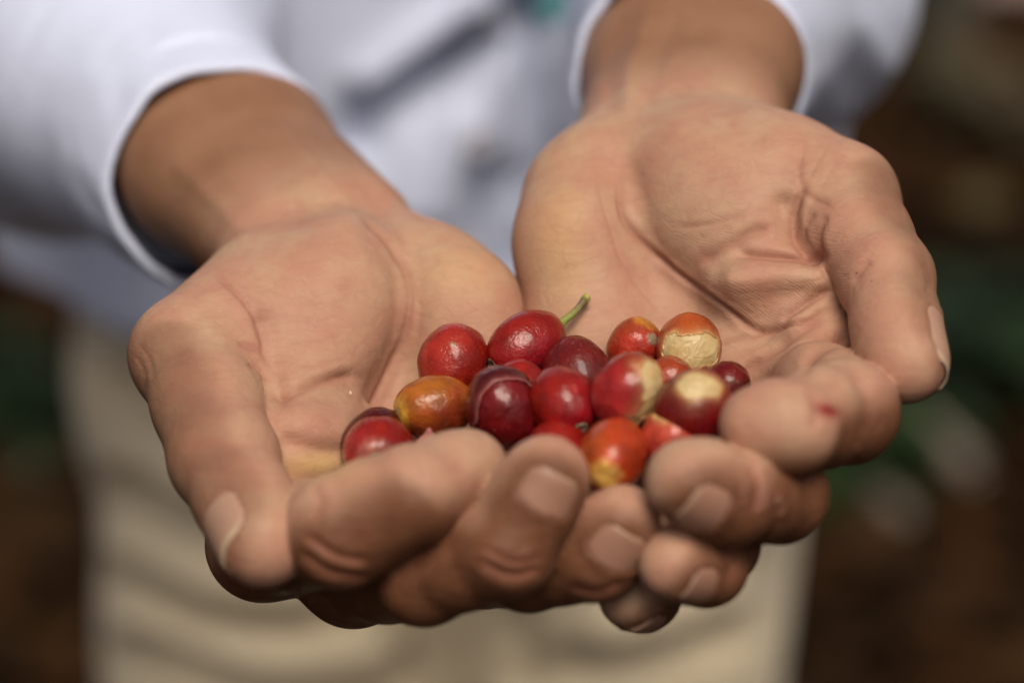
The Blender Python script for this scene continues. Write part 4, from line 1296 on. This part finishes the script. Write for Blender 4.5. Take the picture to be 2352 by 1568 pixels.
# ------------------------------------------------------- ground and plants
rng = random.Random(11)
def ground_material():
    t = NT('soil')
    n1 = t.noise(3.5, 5, 0.65); n2 = t.noise(22, 4, 0.6)
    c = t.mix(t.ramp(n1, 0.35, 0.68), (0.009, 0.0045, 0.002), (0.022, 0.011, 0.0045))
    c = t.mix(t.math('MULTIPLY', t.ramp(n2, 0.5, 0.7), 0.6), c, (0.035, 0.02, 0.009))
    t.set(Base_Color=c, Roughness=0.95, Normal=t.bump(n2, 0.6, 0.03), Specular_IOR_Level=0.1)
    return t.m
n = 60; S = 60.0
gx = np.sign(np.linspace(-1, 1, n)) * np.abs(np.linspace(-1, 1, n)) ** 2.5 * S
def ground_z(x, y):
    yy = y - 2.0
    return 0.05 * mnoise.noise(Vector((x * 0.6, yy * 0.6, 0))) * min(1, max(0, (math.hypot(x, yy + 1.4) - 0.6))) + 0.06 * max(0, (math.hypot(x, yy) - 4))
V = [(x, y + 2.0, ground_z(x, y + 2.0)) for y in gx for x in gx]
F = [[j * n + i, j * n + i + 1, (j + 1) * n + i + 1, (j + 1) * n + i] for j in range(n - 1) for i in range(n - 1)]
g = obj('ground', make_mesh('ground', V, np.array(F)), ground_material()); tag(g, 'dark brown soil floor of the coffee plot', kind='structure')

def leaf_into(V, F, T, p, d, up, L, Wd, colr, bend=0.25):
    """one pointed leaf, folded along its midrib"""
    d = Vector(d).normalized(); s = d.cross(Vector(up)).normalized(); u = s.cross(d)
    b = len(V); K = 5
    for j in range(K + 1):
        t = j / K; wd = Wd * math.sin(math.pi * (0.06 + 0.92 * t)) ** 0.8
        c = Vector(p) + d * (L * t) - u * (bend * L * t * t)
        for q in (-1, 0, 1):
            V.append(tuple(c + s * (q * wd) + u * (abs(q) * wd * 0.3))); T.append((*colr, 1))
    for j in range(K):
        for i in (0, 1):
            F.append([b + j * 3 + i, b + j * 3 + i + 1, b + (j + 1) * 3 + i + 1, b + (j + 1) * 3 + i])

def leaf_mesh(name, V, F, T):
    m = make_mesh(name, V, np.array(F))
    a = m.color_attributes.new('tint', 'FLOAT_COLOR', 'POINT'); a.data.foreach_set('color', np.array(T, np.float32).ravel())
    return m

V, F, T = [], [], []
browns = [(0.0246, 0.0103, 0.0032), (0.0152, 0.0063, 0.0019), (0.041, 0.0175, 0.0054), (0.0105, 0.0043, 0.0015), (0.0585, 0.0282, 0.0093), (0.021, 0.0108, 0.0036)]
for k_ in range(9000):
    if k_ < 4500: y = 0.9 + 5.5 * rng.random() ** 1.2; x = rng.uniform(-1, 1) * (0.6 + 0.38 * y)
    else: y = rng.uniform(-1.6, 5.5); x = rng.uniform(-3.2, 3.2)
    a = rng.uniform(0, 6.28); L = rng.uniform(0.06, 0.15)
    leaf_into(V, F, T, (x, y, ground_z(x, y) + rng.uniform(0.006, 0.03)), (math.cos(a), math.sin(a), rng.uniform(-0.05, 0.3)), (0, 0, 1), L, L * rng.uniform(0.2, 0.33), rng.choice(browns), rng.uniform(-0.2, 0.4))
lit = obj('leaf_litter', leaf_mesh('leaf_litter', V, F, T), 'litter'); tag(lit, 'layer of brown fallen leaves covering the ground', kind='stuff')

def at_ground(u, v, lift=0.0):
    """where the line of sight through a picture point meets the ground"""
    o = Vector(cam.location); d = (Vector(to_world(C(u, v, -30))) - o).normalized()
    t = 0.5
    while t < 30:
        p = o + d * t
        if p.z < ground_z(p.x, p.y) + lift: return p
        t += 0.01
    return p

def plant(u, v, h, nl, spread, L, greens, label, seed):
    r = random.Random(seed); p = at_ground(u, v)
    p.z = ground_z(p.x, p.y)
    root = empty('understory_plant', tuple(p), label, 'plant', 'low green plants behind the person')
    V, F, T = [], [], []; Vs, Fs = [], []
    for k in range(max(3, nl // 5)):
        a = r.uniform(0, 6.28); tip = Vector((math.cos(a) * spread * r.uniform(0.2, 1), math.sin(a) * spread * r.uniform(0.2, 1), h * r.uniform(0.6, 1)))
        b = len(Vs); K = 5
        for j in range(K + 1):
            t = j / K; q = Vector((tip.x * t * t, tip.y * t * t, tip.z * t)); rr = 0.006 * (1 - 0.6 * t)
            for i in range(5): Vs.append((q.x + rr * math.cos(i * 1.2566), q.y + rr * math.sin(i * 1.2566), q.z))
            for _ in range(1 if j else 0):
                for s in (0, 1):
                    la_ = r.uniform(0, 6.28)
                    leaf_into(V, F, T, q, (math.cos(la_), math.sin(la_), r.uniform(-0.2, 0.5)), (0, 0, 1), L * r.uniform(0.6, 1.1), L * 0.22, r.choice(greens), r.uniform(0.1, 0.5))
        for j in range(K):
            for i in range(5): Fs.append([b + j * 5 + i, b + j * 5 + (i + 1) % 5, b + (j + 1) * 5 + (i + 1) % 5, b + (j + 1) * 5 + i])
    obj('stem', make_mesh('stem', Vs, np.array(Fs)), 'bark', root)
    obj('foliage', leaf_mesh('foliage', V, F, T), 'leaf', root)

G1 = [(0.012, 0.026, 0.007), (0.017, 0.034, 0.01), (0.009, 0.018, 0.006)]
G2 = [(0.035, 0.085, 0.018), (0.05, 0.11, 0.02), (0.025, 0.06, 0.015)]
plant(2190, 960, 0.13, 40, 0.16, 0.13, G1, 'dark green leafy plant at the right below the thumb', 1)
plant(2300, 760, 0.10, 30, 0.14, 0.12, G1, 'dark green leafy plant at the right edge of the picture', 2)
plant(1945, 1180, 0.14, 16, 0.07, 0.10, [(0.018, 0.04, 0.006)], 'small bright green plant beside the trousers on the right', 3)
plant(60, 1010, 0.12, 34, 0.12, 0.10, G1, 'green leafy plant at the left edge beside the trousers', 4)
plant(2320, 320, 0.12, 26, 0.2, 0.12, [(0.05, 0.045, 0.02), (0.07, 0.05, 0.025)], 'brownish drying plant at the upper right', 5)

def rod(name, pts, r0, r1, mat, label, cat, group=None, child=None):
    P = [Vector(p) for p in pts]; base = P[0].copy()
    V, F = [], []; N = 10; K = 24
    for j in range(K):
        t = j / (K - 1) * (len(P) - 1); i = min(int(t), len(P) - 2); f_ = t - i
        c = P[i].lerp(P[i + 1], f_); d = (P[i + 1] - P[i]).normalized(); q = d.to_track_quat('Z', 'Y').to_matrix()
        rr = r0 + (r1 - r0) * j / (K - 1)
        for k in range(N):
            a = 6.28319 * k / N; w_ = rr * (1 + 0.2 * mnoise.noise(Vector((math.cos(a), math.sin(a), j * 0.35 + r0 * 90))))
            V.append(tuple(c + q @ Vector((w_ * math.cos(a), w_ * math.sin(a), 0)) - base))
    for j in range(K - 1):
        for k in range(N): F.append([j * N + k, j * N + (k + 1) % N, (j + 1) * N + (k + 1) % N, (j + 1) * N + k])
    m = make_mesh(name, V, np.array(F))
    o = obj(name, m, mat); o.location = base
    tag(o, label, cat, group)
    return o
def gp(u, v, lift): p = at_ground(u, v); p.z += lift; return tuple(p)
rod('fallen_branch', [gp(1960, 1040, 0.06), gp(2090, 1090, 0.07), gp(2230, 1170, 0.05)], 0.022, 0.016, 'stick', 'upper grey fallen branch on the ground at the right', 'branch', 'fallen branches')
rod('fallen_branch', [gp(1890, 1120, 0.04), gp(1990, 1195, 0.05), gp(2080, 1260, 0.03)], 0.020, 0.014, 'stick', 'lower grey fallen branch on the ground beside the trousers', 'branch', 'fallen branches')
# tree trunk at the top right, with a crown above the picture
p = at_ground(2165, 225)
trunk_base = Vector((p.x, p.y, ground_z(p.x, p.y) - 0.02))
tree = empty('shade_tree', tuple(trunk_base), 'slim grey green tree trunk at the top right beside the white sleeve', 'tree')
tr = rod('trunk', [(0, 0, 0), (0.02, 0.03, 0.8), (0.0, 0.08, 1.8), (0.06, 0.1, 3.0)], 0.045, 0.025, 'bark', None, None); tr.location = (0, 0, 0); tr.parent = tree
V, F, T = [], [], []
r = random.Random(5)
for k in range(700):
    a = r.uniform(0, 6.28); rr = 1.0 * r.random() ** 0.5; z = 2.3 + r.uniform(0, 1.3)
    la_ = r.uniform(0, 6.28)
    leaf_into(V, F, T, (rr * math.cos(a), rr * math.sin(a) + 0.6, z), (math.cos(la_), math.sin(la_), r.uniform(-0.5, 0.3)), (0, 0, 1), r.uniform(0.1, 0.16), 0.035, r.choice(G1))
cr = obj('crown', leaf_mesh('crown', V, F, T), 'leaf', tree)
# single dry leaves in tints of their own
def dry_leaf(u, v, L, colr, label, a):
    p = at_ground(u, v); V, F, T = [], [], []
    leaf_into(V, F, T, (0, 0, 0), (math.cos(a), math.sin(a), 0.15), (0, -0.5, 1), L, L * 0.34, colr, 0.2)
    o = obj('dry_leaf', leaf_mesh('dry_leaf', V, F, T), 'litter'); o.location = (p.x - math.cos(a) * L / 2, p.y - math.sin(a) * L / 2, ground_z(p.x, p.y) + 0.05)
    o.modifiers.new('thick', 'SOLIDIFY').thickness = 0.001
    tag(o, label, 'leaf', 'pale dry leaves on the ground')
dry_leaf(2262, 545, 0.09, (0.085, 0.065, 0.028), 'pale olive dry leaf on the ground right of the thumb', 0.4)
dry_leaf(2255, 160, 0.13, (0.11, 0.055, 0.024), 'tan dry leaf on the ground at the upper right', 1.2)
dry_leaf(2335, 15, 0.2, (0.36, 0.26, 0.22), 'pinkish pale dry leaf in the top right corner', 0.1)
dry_leaf(1960, 1330, 0.12, (0.045, 0.022, 0.009), 'brown dry leaf at the lower right beside the trousers', 2.2)
dry_leaf(2180, 1480, 0.12, (0.035, 0.016, 0.006), 'brown dry leaf in the lower right corner', 0.9)
dry_leaf(110, 1330, 0.12, (0.035, 0.018, 0.007), 'brown dry leaf at the lower left beside the trousers', 0.3)

# unseen coffee bushes, added all round to block low sky light
def added_coffee_bush(x, y, h, w, seed, label):
    r = random.Random(seed); z0 = ground_z(x, y)
    root = empty('added_coffee_bush', (x, y, z0), label, 'bush', 'coffee bushes added out of view to block low sky light')
    t = rod('trunk', [(0, 0, -0.02), (0.02, 0.01, h * 0.5), (0.0, 0.03, h * 0.95)], 0.03, 0.008, 'bark', None, None); t.location = (0, 0, -0.02); t.parent = root
    V, F, T = [], [], []
    for k in range(34):
        zb = h * r.uniform(0.12, 0.97); a = r.uniform(0, 6.28); L = w * (1.15 - 0.75 * zb / h) * r.uniform(0.7, 1.1)
        d = Vector((math.cos(a), math.sin(a), 0))
        for j in range(11):
            tt = (j + 1) / 11; p = d * (L * tt) + Vector((0, 0, zb + 0.25 * L * tt - 0.45 * L * tt * tt))
            for s in (-1, 1):
                la_ = a + s * r.uniform(0.5, 1.3)
                leaf_into(V, F, T, p, (math.cos(la_), math.sin(la_), r.uniform(-0.5, 0.15)), (0, 0, 1), r.uniform(0.12, 0.19), 0.036, r.choice(G1 + G2[:1]), 0.35)
    obj('crown', leaf_mesh('crown', V, F, T), 'leaf', root)
for i, (x, y, h, w, lab) in enumerate([
    (-3.2, -0.9, 2.3, 0.9, 'tall green coffee bush added out of view left of the photographer'), (3.3, -0.7, 2.4, 0.9, 'tall green coffee bush added out of view right of the photographer'),
    (-1.3, -3.2, 2.4, 0.9, 'green coffee bush added out of view behind the photographer on the left'), (1.4, -3.3, 2.3, 0.9, 'green coffee bush added out of view behind the photographer on the right'),
    (-3.3, 1.3, 2.3, 0.9, 'green coffee bush added out of view to the left of the person'), (3.4, 1.4, 2.3, 0.9, 'green coffee bush added out of view to the right of the person'),
    (-3.2, 4.0, 2.4, 0.9, 'green coffee bush added out of view behind the person on the left'), (3.4, 4.4, 2.4, 0.9, 'green coffee bush added out of view behind the person on the right')]):
    added_coffee_bush(x, y, h, w, 30 + i, lab)
